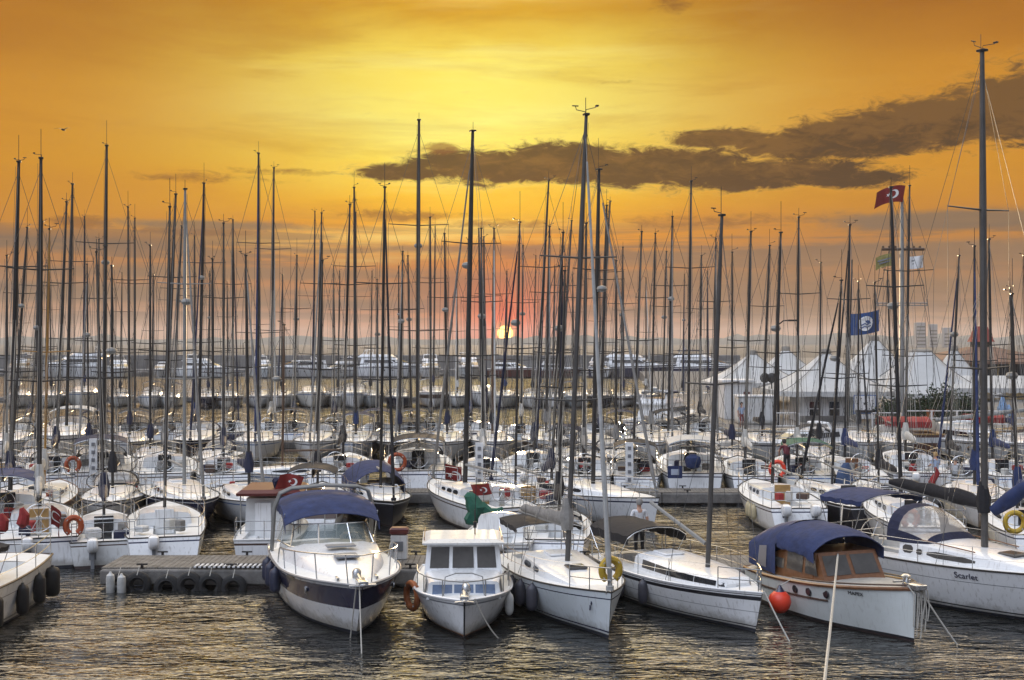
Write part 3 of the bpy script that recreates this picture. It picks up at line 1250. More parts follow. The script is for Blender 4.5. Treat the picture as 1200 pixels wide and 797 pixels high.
# ------------------------------------------------------------------ far shore
FARL = mat('far_land', (0.10, 0.11, 0.10), 0.9, var=0.3, scale=.01)
mb = MB()
prof = []
x = -1500.0
while x < 1500:
    px = 600 + x / 2300 * F
    hh = 3 + 3 * math.sin(px * .021) + 2.2 * math.sin(px * .057 + 1) + RND.uniform(0, 2.5)
    if px > 820:
        hh += 5
    if RND.random() < .13:
        hh += RND.uniform(2, 6)
    prof.append((x, max(2, hh) + 7))
    x += 13
rings = []
for (x, hh) in prof:
    rings.append([(x, 2270, -0.5), (x, 2290, hh * .55), (x, 2310, hh), (x, 2400, hh * .8), (x, 2500, -.5)])
mb.loft(rings)
tag(mb.build('hills', FARL, None, ang=80), kind='structure')


def tower_block(px, py, wpx, Y, label):
    X, w, hh = X_at(px, Y), wpx / F * Y, H_at(py, Y)
    o = empty('tower_block', (X, Y, 0))
    TW = mat('tower_cladding', (0.26, 0.27, 0.29), 0.6, var=.1, scale=.05)
    box_part('body', o, (0, 0, hh / 2), (w, w * .8, hh), TW, .3)
    mb = MB()
    for k in range(int(hh / 3.6) - 1):
        mb.box((0, -w * .4 - .04, 3 + k * 3.6), (w * .9, .16, 1.5), 0, 0, .02)
    mb.build('window_band', GLASSG, o, smooth=False)
    tag(o, label, 'tower')


tower_block(1078, 378, 11, 1250, 'broad hazy tower block on the far shore, tallest of the three beyond the tents')
tower_block(1093, 380, 9, 1300, 'hazy tower block in the middle of the three beyond the tents')
tower_block(1110, 384, 10, 1270, 'hazy tower block nearest the red cupola, beyond the tents')

# ------------------------------------------------------------------ breakwater
mb = MB()
x0, x1 = X_at(-60, 256), X_at(868, 256)
mb.box(((x0 + x1) / 2, 258, 1.7), (x1 - x0, 3.2, 4.9), 0, 0, .12)
for q in range(70):
    xr = lerp(x0, x1, RND.random())
    mb.box((xr, 249 - RND.random() * 1.5, .1), (RND.uniform(1, 2.6), RND.uniform(1, 2), RND.uniform(.8, 1.9)), 0, RND.uniform(0, 3), .25)
mb.box(((x0 + x1) / 2, 252.5, .45), (x1 - x0, 7.6, 1.7), 0, 0, .1)
k = x0 + 5
while k < x1 - 5:
    mb.box((k, 256.3, 2.0), (.35, .25, 3.9), 0, 0, .05)
    k += 9
bk = mb.build('breakwater', CONCD, None, smooth=False)
tag(bk, 'long dark concrete breakwater wall behind the row of motor yachts', 'breakwater')


def lamp_post(px, Y, z0, py, label):
    hh = H_at(py, Y) - z0
    o = empty('lamp_post', (X_at(px, Y), Y, z0))
    mb = MB()
    mb.tube([(0, 0, 0), (0, 0, hh)], [.11, .06], 8)
    mb.tube([(0, 0, hh - .1), (.35, 0, hh + .18), (.8, 0, hh + .22)], .045, 6)
    mb.build('pole', ALUD, o)
    box_part('lamp_head', o, (.95, 0, hh + .2), (.6, .28, .12), ALUD)
    tag(o, label, 'lamp post')


lamp_post(285, 258, 4.1, 402, 'dark lamp post on the breakwater behind the left motor yachts')
lamp_post(600, 258, 4.1, 404, 'dark lamp post on the breakwater close to the sun')
lamp_post(912, 84, 1.3, 379, 'tall lamp post on the quay in front of the white tents')

# ------------------------------------------------------------------ pontoons


def pontoon(px0, px1, Y0, Y1, top, label, yawdrop=0.0):
    xa, xb = X_at(px0, (Y0 + Y1) / 2), X_at(px1, (Y0 + Y1) / 2)
    o = empty('pontoon', ((xa + xb) / 2, (Y0 + Y1) / 2, 0))
    L, W = xb - xa, Y1 - Y0
    mb = MB()
    n = max(1, int(L / 6))
    for i in range(n):
        c = -L / 2 + L * (i + .5) / n
        mb.box((c, 0, top - .25), (L / n - .03, W, .44), 0, 0, .04)
    mb.build('slab', CONC, o, smooth=False)
    mb = MB()
    n2 = max(2, int(L / 4))
    for i in range(n2):
        c = -L / 2 + L * (i + .5) / n2
        mb.box((c, 0, top - .62), (1.7, W * .8, .7), 0, 0, .05)
    mb.build('float', mat('float_dark', (.03, .03, .032), .8), o, smooth=False)
    mb = MB()
    n3 = int(L / .16)
    for i in range(min(n3, 600)):
        mb.box((-L / 2 + L * (i + .5) / min(n3, 600), 0, top - .012), (L / min(n3, 600) * .93, W * .86, .05), 0, 0, .006)
    if L < 100:
        mb.build('deck_board', PLANK, o, smooth=False)
    for i in range(int(L / 2.6) if Y0 < 60 else 0):
        for s in (-1, 1):
            c = -L / 2 + 1.2 + i * 2.6
            mb = MB()
            mb.box((c, s * (W / 2 - .15), top + .05), (.07, .07, .1))
            mb.tube([(c - .16, s * (W / 2 - .15), top + .11), (c + .16, s * (W / 2 - .15), top + .11)], .025, 5)
            mb.build('mooring_cleat', ALUD, o)
    tag(o, label, 'pontoon')
    return o


pontoon(132, 1290, 35.6, 38.0, .58, 'nearest grey pontoon, hung with black tyres at its left end')
pontoon(84, 1290, 53.6, 55.4, .55, 'second pontoon, behind the navy hulled sailboat with its bow towards us')
pontoon(-40, 905, 80.6, 82.0, .55, 'third pontoon, between the two middle rows of sailboats')
pontoon(-40, 845, 143, 145, .55, 'farthest pontoon, behind the last row of sailboats')

# tyres on the end of the near pontoon
for i, px in enumerate((140, 162, 196, 222, 247, 274)):
    Y = 35.42
    o = empty('tyre', (X_at(px, Y), Y, .12 + .05 * math.sin(i * 2.3)), 0)
    mb = MB()
    mb.torus((0, 0, 0), .27, .12, 'y', 26, 10)
    mb.build('tread', RUBBER, o)
    mb = MB()
    mb.torus((0, -.10, 0), .235, .03, 'y', 26, 6)
    mb.build('sidewall_bead', RUBBER, o)
    mb = MB()
    mb.tube([(-.03, .05, .3), (.0, -.12, .3), (.02, .05, .52)], .014, 5)
    mb.build('lanyard', ROPE, o)
    tag(o, 'black tyre hanging on the front of the nearest pontoon, %s from its left end' % ORD[i], 'tyre', 'tyres hung on the nearest pontoon')

# ------------------------------------------------------------------ quay
qx = X_at(852, 82)
mb = MB()
mb.poly([(qx, 80.2, 1.3), (260, 80.2, 1.3), (260, 420, 1.3), (qx + 25, 420, 1.3), (qx, 110, 1.3)])
mb.poly([(qx, 80.2, -1), (qx, 80.2, 1.3), (qx, 110, 1.3), (qx, 110, -1)])
mb.poly([(qx, 110, -1), (qx, 110, 1.3), (qx + 25, 420, 1.3), (qx + 25, 420, -1)])
mb.poly([(260, 80.2, -1), (260, 80.2, 1.3), (qx, 80.2, 1.3), (qx, 80.2, -1)])
tag(mb.build('quay', CONC, None, smooth=False), kind='structure')


def railing(px0, px1, Y, z0, hh, label, gap=1.55, infill=False):
    xa, xb = X_at(px0, Y), X_at(px1, Y)
    o = empty('railing', ((xa + xb) / 2, Y, z0))
    L = xb - xa
    mb = MB()
    n = max(1, round(L / gap))
    for i in range(n + 1):
        mb.box((-L / 2 + L * i / n, 0, hh / 2), (.10, .10, hh))
    mb.build('post', WALLW, o, smooth=False)
    mb = MB()
    for z in (hh, hh * .62, hh * .3) if not infill else (hh, .12):
        mb.tube([(-L / 2, 0, z), (L / 2, 0, z)], .035, 6)
    if infill:
        for i in range(int(L / .16)):
            mb.tube([(-L / 2 + i * .16, 0, .1), (-L / 2 + i * .16, 0, hh)], .014, 4)
    mb.build('rail', WALLW, o)
    tag(o, label, 'railing')
    return o


railing(1062, 1240, 81.0, 1.3, 1.25, 'white railing with a long row of posts along the quay before the hedge')
railing(1022, 1056, 81.4, 1.3, 1.1, 'short white slatted railing below the framed clock sign', infill=True)
railing(908, 936, 83, 1.3, 1.0, 'short white slatted railing left of the white two window kiosk', infill=True)


def tent(px, pypk, eave_py, wpx, Y, label, z0=1.3, cap=True, name='tent', depth=None, tip=.045):
    X = X_at(px, Y)
    w = wpx / F * Y
    d = depth or w
    he, hp = H_at(eave_py, Y) - z0, H_at(pypk, Y) - z0
    o = empty(name, (X, Y + d / 2, z0))
    mb = MB()
    rings = []
    n = 10
    nc = 24
    for i in range(n + 1):
        u = i / n
        rr = lerp(1.0, tip, u)
        z = he + (hp - he) * (u ** 1.5 * .55 + .45 * u)
        ring = []
        for k in range(nc):
            a = 2 * math.pi * (k + .5) / nc
            c, s = math.cos(a), math.sin(a)
            q = 1 / max(abs(c), abs(s))
            q = lerp(q, 1.0, u * .9)
            ring.append((c * q * rr * w / 2, s * q * rr * d / 2, z))
        rings.append(ring)
    low = []
    for k, pnt in enumerate(rings[0]):
        low.append((pnt[0] * 1.004, pnt[1] * 1.004, he - .34 - .06 * (k % 2)))
    mb.loft([low] + rings, True)
    mb.build('roof', TENT, o, ang=28)
    for cx_, cy_ in ((-1, -1), (1, -1), (1, 1), (-1, 1)):
        pts_ = []
        for i in range(n + 1):
            u = i / n
            q_ = lerp(1.0, .74, u * .9) * lerp(1.0, tip, u)
            pts_.append((cx_ * q_ * w / 2, cy_ * q_ * d / 2, he + (hp - he) * (u ** 1.5 * .55 + .45 * u) + .02))
        tubes_part('seam', o, [pts_], .035, CGREY, 4)
        if cy_ < 0:
            tubes_part('guy_rope', o, [[(cx_ * w * .48, cy_ * d * .48, he), (cx_ * w * .62, cy_ * d * .55, .02)]], .015, ROPE, 4)
    if cap:
        mb = MB()
        q_ = max(.42, tip * w * .5 * 1.06)
        mb.lathe([(q_ * .95, -.28), (q_, -.2), (q_, .1), (q_ * .85, .22), (q_ * .1, .30)], (0, 0, hp), 'z', 12)
        mb.build('vent_cap', mat('tent_cap', (.25, .23, .2), .8), o)
    for sx_ in (-1, 1):
        for sy_ in (-1, 1):
            tubes_part('pole', o, [[(sx_ * w * .48, sy_ * d * .48, 0), (sx_ * w * .48, sy_ * d * .48, he - .05)]], .05, ALUW, 6)
    tag(o, label, 'tent')
    return o


# white kiosk under the central tent
YK = 88.0
tent(985, 413, 459, 138, YK, 'white peaked tent over the kiosk with two dark windows')
kx0, kx1 = X_at(937, YK + 1), X_at(1022, YK + 1)
kh = H_at(461, YK) - 1.3
ko = empty('kiosk', ((kx0 + kx1) / 2, YK + 1.0, 1.3))
kw_ = kx1 - kx0
box_part('wall', ko, (0, 1.6, kh / 2), (kw_ * .70, 3.2, kh), WALLW, .03).location.x = -kw_ * .15
for px in (954.5, 977.5):
    xx = X_at(px, YK + 1) - ko.location.x
    zz = (H_at(479, YK + 1) - 1.3)
    f = box_part('window', ko, (xx, -.03, zz), (.86, .1, 1.12), WALLW, .01)
    for (cx_, cz_) in ((-.2, .27), (.2, .27), (-.2, -.27), (.2, -.27)):
        box_part('pane', f, (xx + cx_, -.09, zz + cz_), (.34, .03, .47), GLASSD, .005)
box_part('door', ko, (X_at(997, YK + 1) - ko.location.x, -.02, 1.05), (.7, .08, 2.05), mat('kiosk_door', (.10, .12, .12), .5), .01)
box_part('plinth', ko, (-kw_ * .15, -.06, .22), (kw_ * .71, .12, .44), CONC, .02)
tag(ko, 'white rendered kiosk with two dark four-pane windows under the central tent', 'kiosk')

# framed board with a round dial of marks
sg = empty('sign_board', (X_at(1013.5, 85), 85, 1.3))
zc = H_at(474, 85) - 1.3
box_part('frame', sg, (0, 0, zc), (1.58, .09, 1.32), BLUEST, .02)
box_part('board', sg, (0, -.05, zc + .03), (1.42, .05, 1.14), FLAGW, .01)
box_part('caption_band', sg, (0, -.085, zc - .47), (1.40, .02, .16), BLACKH, .004)
mb = MB()
for k in range(12):
    a = k * math.pi / 6
    mb.box((.56 * math.sin(a), -.085, zc + .06 + .42 * math.cos(a)), (.07, .02, .07), 0, 0, .003)
mb.build('dial_mark', BLACKH, sg, smooth=False)
mb = MB()
pts = [(-.2, .08), (-.08, .02), (-.02, .1), (.06, .03), (.2, .1), (.13, -.04), (.18, -.12), (.02, -.06), (-.1, -.13), (-.08, -.04)]
mb.loft([[(x_, -.078, zc + .08 + z_) for x_, z_ in pts], [(x_, -.092, zc + .08 + z_) for x_, z_ in pts]], True, True)
mb.build('emblem', BLACKH, sg, smooth=False)
for s in (-1, 1):
    mb = MB()
    mb.tube([(s * .6, .03, 0), (s * .6, .03, zc - .6)], .05, 6)
    mb.build('leg', ALUW, sg)
box_part('lower_board', sg, (0, -.0, zc - .86), (1.46, .06, .28), WALLW, .01)
tag(sg, 'white square board in a blue frame with a dial of dark marks, beside the kiosk', 'sign')

tent(893, 414, 449, 112, 104, 'low white tent with a sagging edge, leftmost of the tents on the quay', cap=True)
tent(933, 409, 450, 110, 112, 'grey shaded tent with a round cap, half hidden behind the kiosk tent')
tent(1047, 397, 462, 150, 101, 'largest white tent, directly behind the red crossed flagpoles mast')
tent(1101, 413, 462, 134, 96, 'white tent with a broad grey vent top, right of the largest tent', tip=.20)
tent(1134, 408, 462, 90, 118, 'narrow tent partly hidden behind the broad vented tent, beside the restaurant')

# grey cabin with a red door at the left tent
cb = empty('cabin', (X_at(866, 92), 93.5, 1.3))
box_part('wall', cb, (0, 0, 1.35), (2.1, 2.6, 2.7), WALLW, .03)
box_part('roof', cb, (0, 0, 2.83), (2.5, 3.0, .22), WALLW, .04)
box_part('door', cb, (.62, -1.33, 1.05), (.5, .06, 2.0), REDST, .01)
tag(cb, 'small pale grey cabin with a red door under the leftmost tent', 'cabin')
# white van body / machinery store behind the METAL boat
st_ = empty('storage_box', (X_at(888, 86), 87, 1.3))
box_part('body', st_, (0, 0, .95), (2.6, 1.8, 1.9), OFFW, .08)
box_part('lid', st_, (0, 0, 1.97), (2.7, 1.9, .14), WALLW, .03)
tag(st_, 'large pale storage box on the quay between the grey cabin and the kiosk', 'storage box')
for i, px in enumerate((896, 904)):
    o = empty('satellite_dish', (X_at(px, 92), 92, 1.3 + 3.0))
    mb = MB()
    mb.lathe([(.03, 0), (.25, .04), (.38, .14), (.36, .15), (.22, .06), (.02, .03)], (0, -.25, .1), 'y', 14)
    mb.build('dish', ALUD, o)
    mb = MB()
    mb.tube([(0, 0, -3.0), (0, 0, .1), (0, -.22, .1)], .04, 6)
    mb.build('pole', ALUD, o)
    tag(o, 'small dark dish on a pole above the storage box, %s of two' % ('left' if i == 0 else 'right'), 'satellite dish', 'dishes above the storage box')

# restaurant with tiled roof and red cupola
YR = 122.0
rx = X_at(1172, YR)
re = empty('restaurant', (rx, YR + 5, 1.3))
he = H_at(424, YR) - 1.3
hr = H_at(407, YR) - 1.3
W2 = 6.6
box_part('wall', re, (0, 0, he * .5), (2 * W2 * .9, 9, he), WALLY, .03)
mb = MB()
b_ = [(-W2, -5.4, he), (W2, -5.4, he), (W2, 5.4, he), (-W2, 5.4, he)]
t_ = [(-1.1, -1, hr), (1.1, -1, hr), (1.1, 1, hr), (-1.1, 1, hr)]
lo_ = [(x_, y_, z_ - .22) for x_, y_, z_ in b_]
mb.loft([lo_, b_, t_], True, True)
mb.build('roof', ROOFT, re, smooth=False)
hc0, hc1 = H_at(400, YR) - 1.3, H_at(383, YR) - 1.3
cu = MB()
cu.loft([[(sx_ * .8, sy_ * .8, z) for sx_, sy_ in ((-1, -1), (1, -1), (1, 1), (-1, 1))] for z in (hr - .2, hc0)], True, True)
cuo = cu.build('cupola_base', BARK, re, smooth=False)
cu = MB()
cu.loft([[(sx_ * r_, sy_ * r_, z) for sx_, sy_ in ((-1, -1), (1, -1), (1, 1), (-1, 1))] for r_, z in ((1.05, hc0 - .05), (.95, hc0 + .15), (.52, hc1), (.46, hc1 + .1))], True, True)
cu.build('cupola_roof', ROOFR, re, smooth=False)
zt, zb_ = H_at(418, YR) - 1.3, H_at(449, YR) - 1.3
for k in range(4):
    xk = X_at(1148 + k * 16, YR) - rx
    box_part('window', re, (xk, -4.53, (zt + zb_) / 2 - .2), (1.15, .12, 2.3), GLASSD, .02)
box_part('balcony', re, (1.2, -4.9, zb_ - .15), (11, 1.3, .3), OFFW, .03)
tag(re, 'ochre restaurant with a brown tiled roof and a red cupola on top', 'restaurant')
# scalloped terrace awning
aw = empty('awning', (X_at(1176, 96), 96, 1.3))
ha_ = H_at(455, 96) - 1.3
mb = MB()
L = 9.0
rings = []
n = 36
for i in range(n + 1):
    x_ = -L / 2 + L * i / n
    sc = .10 * abs(math.sin(i * math.pi / 2 * 1.0))
    rings.append([(x_, 0, ha_ - .42 + sc), (x_, 0, ha_), (x_, 1.4, ha_ + .38), (x_, 3.0, ha_ + .9)])
mb.loft(rings)
mb.build('canopy', TENT, aw, ang=60)
mb = MB()
for i in range(5):
    mb.tube([(-L / 2 + .2 + i * (L - .4) / 4, .05, 0), (-L / 2 + .2 + i * (L - .4) / 4, .05, ha_)], .05, 6)
mb.build('pole', ALUW, aw)
tag(aw, 'white terrace awning with a scalloped valance in front of the restaurant', 'awning')


def shrub(px, Y, hh, w, label, n=420):
    o = empty('shrub', (X_at(px, Y), Y, 1.3))
    mb = MB()
    for k in range(5):
        a = k * 1.26
        mb.tube([(0.05 * k, 0, 0), (.2 * w * math.cos(a), .2 * w * math.sin(a), hh * .5), (.34 * w * math.cos(a), .34 * w * math.sin(a), hh * .85)], [.05, .035, .015], 5)
    mb.build('stem', BARK, o)
    mb = MB()
    for i in range(n):
        a, b = RND.uniform(0, 6.283), RND.uniform(-1, 1)
        rr = RND.random() ** .45
        lump = 1 + .28 * math.sin(3 * a + px) * math.cos(2.3 * b + px)
        c = Vector((math.cos(a) * rr * w / 2 * math.sqrt(max(0, 1 - b * b * .7)) * lump, math.sin(a) * rr * w / 2 * lump, hh * .55 + b * hh * .45 * rr))
        if c.z < .15:
            continue
        for q in range(3):
            d = Vector((RND.gauss(0, 1), RND.gauss(0, 1), RND.gauss(0, .8))).normalized() * RND.uniform(.10, .20)
            e = d.cross(Vector((RND.random(), RND.random(), RND.random()))).normalized() * RND.uniform(.04, .09)
            c2 = c + Vector((RND.gauss(0, .08), RND.gauss(0, .08), RND.gauss(0, .08)))
            mb.quad(c2 - d * .5, c2 + e, c2 + d * .5, c2 - e)
    mb.build('foliage', LEAF, o, smooth=False)
    tag(o, label, 'shrub')


SHP = ['against the short slatted railing', 'the lowest, behind the signal mast foot', 'the widest, under the edge of the broad vented tent', 'the tallest, right of the orange planter', 'the round one below the tent edge', 'the last one before the terrace awning']
for i, (px, hh, w) in enumerate(((1043, 2.0, 1.8), (1062, 1.7, 1.8), (1078, 2.3, 2.5), (1101, 3.0, 2.6), (1121, 2.4, 2.4), (1138, 2.0, 1.9))):
    shrub(px, 84.5 + (i % 2) * .8, hh, w, 'green shrub behind the quay railing, ' + SHP[i])
# orange planter
po = empty('planter', (X_at(1090, 82.2), 82.2, 1.3))
mb = MB()
mb.lathe([(.18, 0), (.26, .5), (.30, .55), (.26, .56), (.2, .45)], (0, 0, .7), 'z', 12)
mb.build('pot', mat('terracotta', (.36, .13, .05), .8), po)
box_part('stand', po, (0, 0, .35), (.14, .14, .7), DOORY)
tag(po, 'terracotta pot on a wooden stand behind the white quay railing', 'planter')
# blue umbrella-like cloths on the terrace
bl = empty('parasol', (X_at(1175, 82.4), 82.4, 1.3))
mb = MB()
mb.tube([(0, 0, 0), (0, 0, 2.2)], .035, 6)
mb.build('pole', ALU, bl)
mb = MB()
mb.lathe([(.10, .9), (.30, 1.0), (.36, 1.35), (.22, 1.75), (.05, 2.2)], (0, 0, 0), 'z', 9)
mb.lathe([(.08, .75), (.26, .85), (.30, 1.15), (.16, 1.45), (.05, 1.6)], (.42, .05, 0), 'z', 9)
mb.build('folded_canopy', mat('pale_blue_cloth', (.22, .38, .62), .85, var=.3, scale=4, bump=.6, bscale=5), bl)
tag(bl, 'folded pale blue parasol behind the quay railing before the awning', 'parasol')
for i, px in enumerate((868, 1120, 1148)):
    pass


# ------------------------------------------------------------------ flags and the signal mast
def cloth(w, hh, amp=.12, drop=.0, nx=14, nz=6, ph=0.0):
    def P(u, v):
        return Vector((u * w, amp * u * math.sin(u * 7 + v * 1.4 + ph), -v * hh - drop * u * u))
    return P


def flag(loc, w, hh, m, label, rz=0.0, drop=.1, emblem=None, amp=.14, ph=0.0, tilt=0.0):
    o = empty('flag', loc, rz)
    P = cloth(w, hh, amp, drop, ph=ph)
    R_ = Matrix.Rotation(D2R(tilt), 3, 'Y')
    mb = MB()
    nx, nz = 14, 7
    g = [[R_ @ P(i / nx, j / nz) for j in range(nz + 1)] for i in range(nx + 1)]
    mb.loft(g)
    o0 = len(mb.f)
    mb.loft([[p_ + Vector((0, .012, 0)) for p_ in r] for r in g])
    mb.build('cloth', m, o, ang=180)

    def patch(pts, mm, name, off):
        q = MB()
        for s in (-1, 1):
            q.poly([R_ @ P(u, v) + Vector((0, .006 + s * (.016 + off), 0)) for (u, v) in pts][::s])
        return q.build(name, mm, o, smooth=False)
    asp = hh / w
    if emblem == 'crescent':
        n = 18
        c0, r0, c1, r1 = (.36, .5), .26, (.42, .5), .205
        outer = [(c0[0] + r0 * asp * math.cos(a), c0[1] + r0 * math.sin(a)) for a in [D2R(45 + 270 * i / n) for i in range(n + 1)]]
        inner = [(c1[0] + r1 * asp * math.cos(a), c1[1] + r1 * math.sin(a)) for a in [D2R(55 + 250 * i / n) for i in range(n + 1)]]
        q = MB()
        for s in (-1, 1):
            A_ = [R_ @ P(u, v) + Vector((0, .006 + s * .016, 0)) for u, v in outer]
            B_ = [R_ @ P(u, v) + Vector((0, .006 + s * .016, 0)) for u, v in inner]
            q.loft([A_, B_])
        q.build('crescent', FLAGW, o, smooth=False)
        star = []
        for i in range(10):
            rr = .13 if i % 2 == 0 else .052
            a = math.pi + i * math.pi / 5
            star.append((.36 + .27 * asp + .0 + rr * asp * math.cos(a), .5 + rr * math.sin(a)))
        patch(star, FLAGW, 'star', 0)
    elif emblem == 'wave':
        disc = [(.5 + .34 * asp * math.cos(a), .5 + .34 * math.sin(a)) for a in [2 * math.pi * i / 20 for i in range(20)]]
        patch(disc, FLAGW, 'disc', .05)
        for k in range(2):
            lo = [(.5 + .24 * asp * (-1 + 2 * i / 8), .50 + k * .13 + .03 * math.sin(i * 1.5)) for i in range(9)]
            patch(lo + [(u, v + .05) for u, v in lo[::-1]], FLAGB, 'wave_band', .065)
    elif emblem == 'bars':
        patch([(.12, .3), (.88, .3), (.88, .42), (.12, .42)], GREYST, 'bar', 0)
        patch([(.2, .55), (.8, .55), (.8, .65), (.2, .65)], GREYST, 'bar', 0)
    tag(o, label, 'flag')
    return o


YS = 84.0
sm = empty('signal_mast', (X_at(1057, YS), YS, 1.3))
Hs = H_at(218, YS) - 1.3
mb = MB()
mb.tube([(0, 0, 0), (0, 0, Hs * .6), (0, 0, Hs)], [.17, .15, .10], 10)
mb.build('pole', ALUW, sm)
zy = H_at(292, YS) - 1.3
mb = MB()
mb.tube([(X_at(1033, YS) - sm.location.x, 0, zy), (X_at(1083, YS) - sm.location.x, 0, zy)], .11, 8)
for k in range(7):
    mb.box((-1.3 + k * .42, 0, zy + .14), (.14, .14, .16))
mb.build('yard', SPARB, sm)
zp = H_at(358, YS) - 1.3
mb = MB()
for zz in (zp, zp + .16):
    mb.tube([(-1.75, .0, zz), (1.75, 0, zz)], .04, 5)
for k in range(9):
    mb.tube([(-1.75 + k * .4375, 0, zp), (-1.55 + k * .4, 0, zp + .16)], .025, 4)
mb.build('lower_crosstree', ALUW, sm)
mb = MB()
for s in (-1, 1):
    mb.tube([(s * 1.4, 0, zy), (s * 2.6, 0, 0)], .018, 4)
    mb.tube([(0, 0, Hs - .4), (s * 3.4, .5, 0)], .016, 4)
    mb.tube([(s * 1.75, 0, zp + .1), (0, 0, Hs - 1)], .014, 4)
mb.build('stay', WIRE, sm)
tag(sm, 'tall white signal mast with a dark yard, standing on the quay before the largest tent', 'signal mast')
pl = Vector((X_at(1060, YS), YS - .2, H_at(218, YS)))
flag(pl, 1.9, 1.15, FLAGR, 'large red flag with white crescent at the top of the signal mast', rz=math.pi, drop=.85, emblem='crescent', amp=.3, tilt=-10)
flag((X_at(1046, YS), YS - .2, H_at(297, YS)), 1.25, .85, FLAGY, 'small olive and cream flag under the left arm of the signal mast yard', rz=math.pi, drop=.35, emblem='bars')
flag((X_at(1065, YS), YS - .2, H_at(301, YS)), .95, .85, FLAGW, 'small white flag under the right arm of the signal mast yard', drop=-.12, emblem='bars')
fp = empty('flagpole', (X_at(993, 83), 83, 1.3))
mb = MB()
hf_ = H_at(306, 83) - 1.3
mb.tube([(0, 0, 0), (X_at(998.5, 83) - X_at(993, 83), 0, hf_)], [.09, .05], 8)
mb.build('pole', ALU, fp)
mb = MB()
mb.lathe([(.02, -.05), (.07, 0), (.02, .07)], (X_at(998.5, 83) - X_at(993, 83), 0, hf_ + .05), 'z', 8)
mb.build('finial', ALU, fp)
tag(fp, 'slim flagpole carrying the blue flag in front of the kiosk tent', 'flagpole')
flag((X_at(996.5, 83), 82.9, H_at(368, 83)), 1.95, 1.45, FLAGB, 'blue flag with a white round wave emblem on the flagpole before the tents', drop=-.30, emblem='wave', amp=.16)


# a gull in the sky
gu = empty('gull', (X_at(74, 90), 90, H_at(152, 90)))
mb = MB()
mb.lathe([(.01, -.26), (.05, -.2), (.08, -.05), (.07, .1), (.03, .25), (.01, .32)], (0, 0, 0), 'x', 8)
for s in (-1, 1):
    mb.loft([[(-.08, s * .06, .02), (.1, s * .06, .03), (.1, s * .06, .045)], [(-.1, s * .35, .12), (.06, s * .35, .14), (.06, s * .35, .15)], [(-.2, s * .68, .05), (-.12, s * .68, .06), (-.12, s * .68, .065)]], True, True)
gu.rotation_euler = (0, 0, D2R(80))
mb.build('body', ALUD, gu)
tag(gu, 'gull gliding high over the masts in the yellow sky', 'gull')

# ------------------------------------------------------------------ nearest boats
BANDS = lambda boot=.10, st0=.80, st1=.88: [('a', boot, 1), ('f', st0, 0), ('f', st1, 2), ('f', 1.0, 0)]


def mats3(hull, boot, stripe):
    return [hull, boot, stripe]


# --- sport cruiser with navy band and blue canopy
h = Hull(7.4, 2.85, 1.22, 1.0, tw=.86, p=2.9, tm=.45, rake=.75, kw=.84, kwb=.22, e=.8, sag=-.02)
loc, a = place_bow(418, 744, 17, h, k=1.12)
b1 = empty('motor_cruiser', loc, a)
b1.scale = (1.12,) * 3
tag(b1, 'white motor cruiser with a navy hull band and a blue canopy on a white arch', 'motor boat')
h.build(b1, [('a', .09, 1), ('f', .52, 0), ('f', .92, 2), ('f', 1.0, 0)], [WHITE, ANTIB, NAVY])
h.deck(b1, DECK, cock=(.05, .40, 1.05, .45), camber=.10)
h.rail(b1, GREYST, 'rub_rail', .03, -.02)
# foredeck moulding
mb = MB()
rings = []
for i in range(11):
    u = i / 10
    t = lerp(.42, .93, u)
    w = h.hb(t) * lerp(.86, .55, u)
    y = h.L / 2 - t * h.L
    zb, hh = h.zs(t) - .02, .42 * (1 - u ** 1.7) + .03
    rings.append([(-w, y, zb), (-w * .9, y, zb + hh * .7), (-w * .6, y, zb + hh * .97), (0, y, zb + hh * 1.08), (w * .6, y, zb + hh * .97), (w * .9, y, zb + hh * .7), (w, y, zb)])
mb.loft(rings, False)
mb.poly(rings[0])
mb.poly(rings[-1][::-1])
cab = mb.build('foredeck', WHITE, b1, ang=50)
for c, s in (((0, -1.55, 1.50), (.55, .5, .05)), ((.0, -.75, 1.60), (.7, .34, .035))):
    box_part('hatch', b1, c, s, GREYST, .02)
for sd in (-1, 1):
    # wedge shaped cabin windows set in the topside
    mb = MB()
    pts = [(.56, .955), (.70, .985), (.80, .965), (.70, .84), (.58, .80)]
    mb.poly([h.pt(t, sd, h.zs(t) * f, .012) for t, f in pts][::-sd])
    mb.build('window', GLASSG, b1, smooth=False)
    mb = MB()
    for t in (.5, .78):
        p_ = h.pt(t, sd, h.zs(t) * .74, .0)
        mb.lathe([(.085, 0), (.085, .03), (.05, .035)], tuple(p_ + Vector((0 if sd > 0 else -.03, 0, 0))), 'x', 10)
    mb.build('porthole', STEEL, b1)
# windscreen: raked curved glass with frame
ws0, ws1 = [], []
yb = h.L / 2 - .42 * h.L
for i in range(13):
    a_ = -1 + 2 * i / 12
    yy_ = yb - .75 * (1 - abs(a_) ** 2.4) + .15
    ws0.append(Vector((a_ * 1.22, yy_ + (.9 if abs(a_) == 1 else 0), 1.44 - .02 * abs(a_))))
    ws1.append(Vector((a_ * 1.06, yy_ + .42 + (.5 if abs(a_) == 1 else 0), 1.95 - .10 * abs(a_) ** 3)))
mb = MB()
mb.loft([ws0, ws1])
ws = mb.build('windscreen', SCREEN, b1, ang=60)
tubes_part('frame', ws, [ws1, ws0, [ws0[4], ws1[4]], [ws0[8], ws1[8]], [ws0[1], ws1[1]], [ws0[11], ws1[11]]], .02, STEEL)
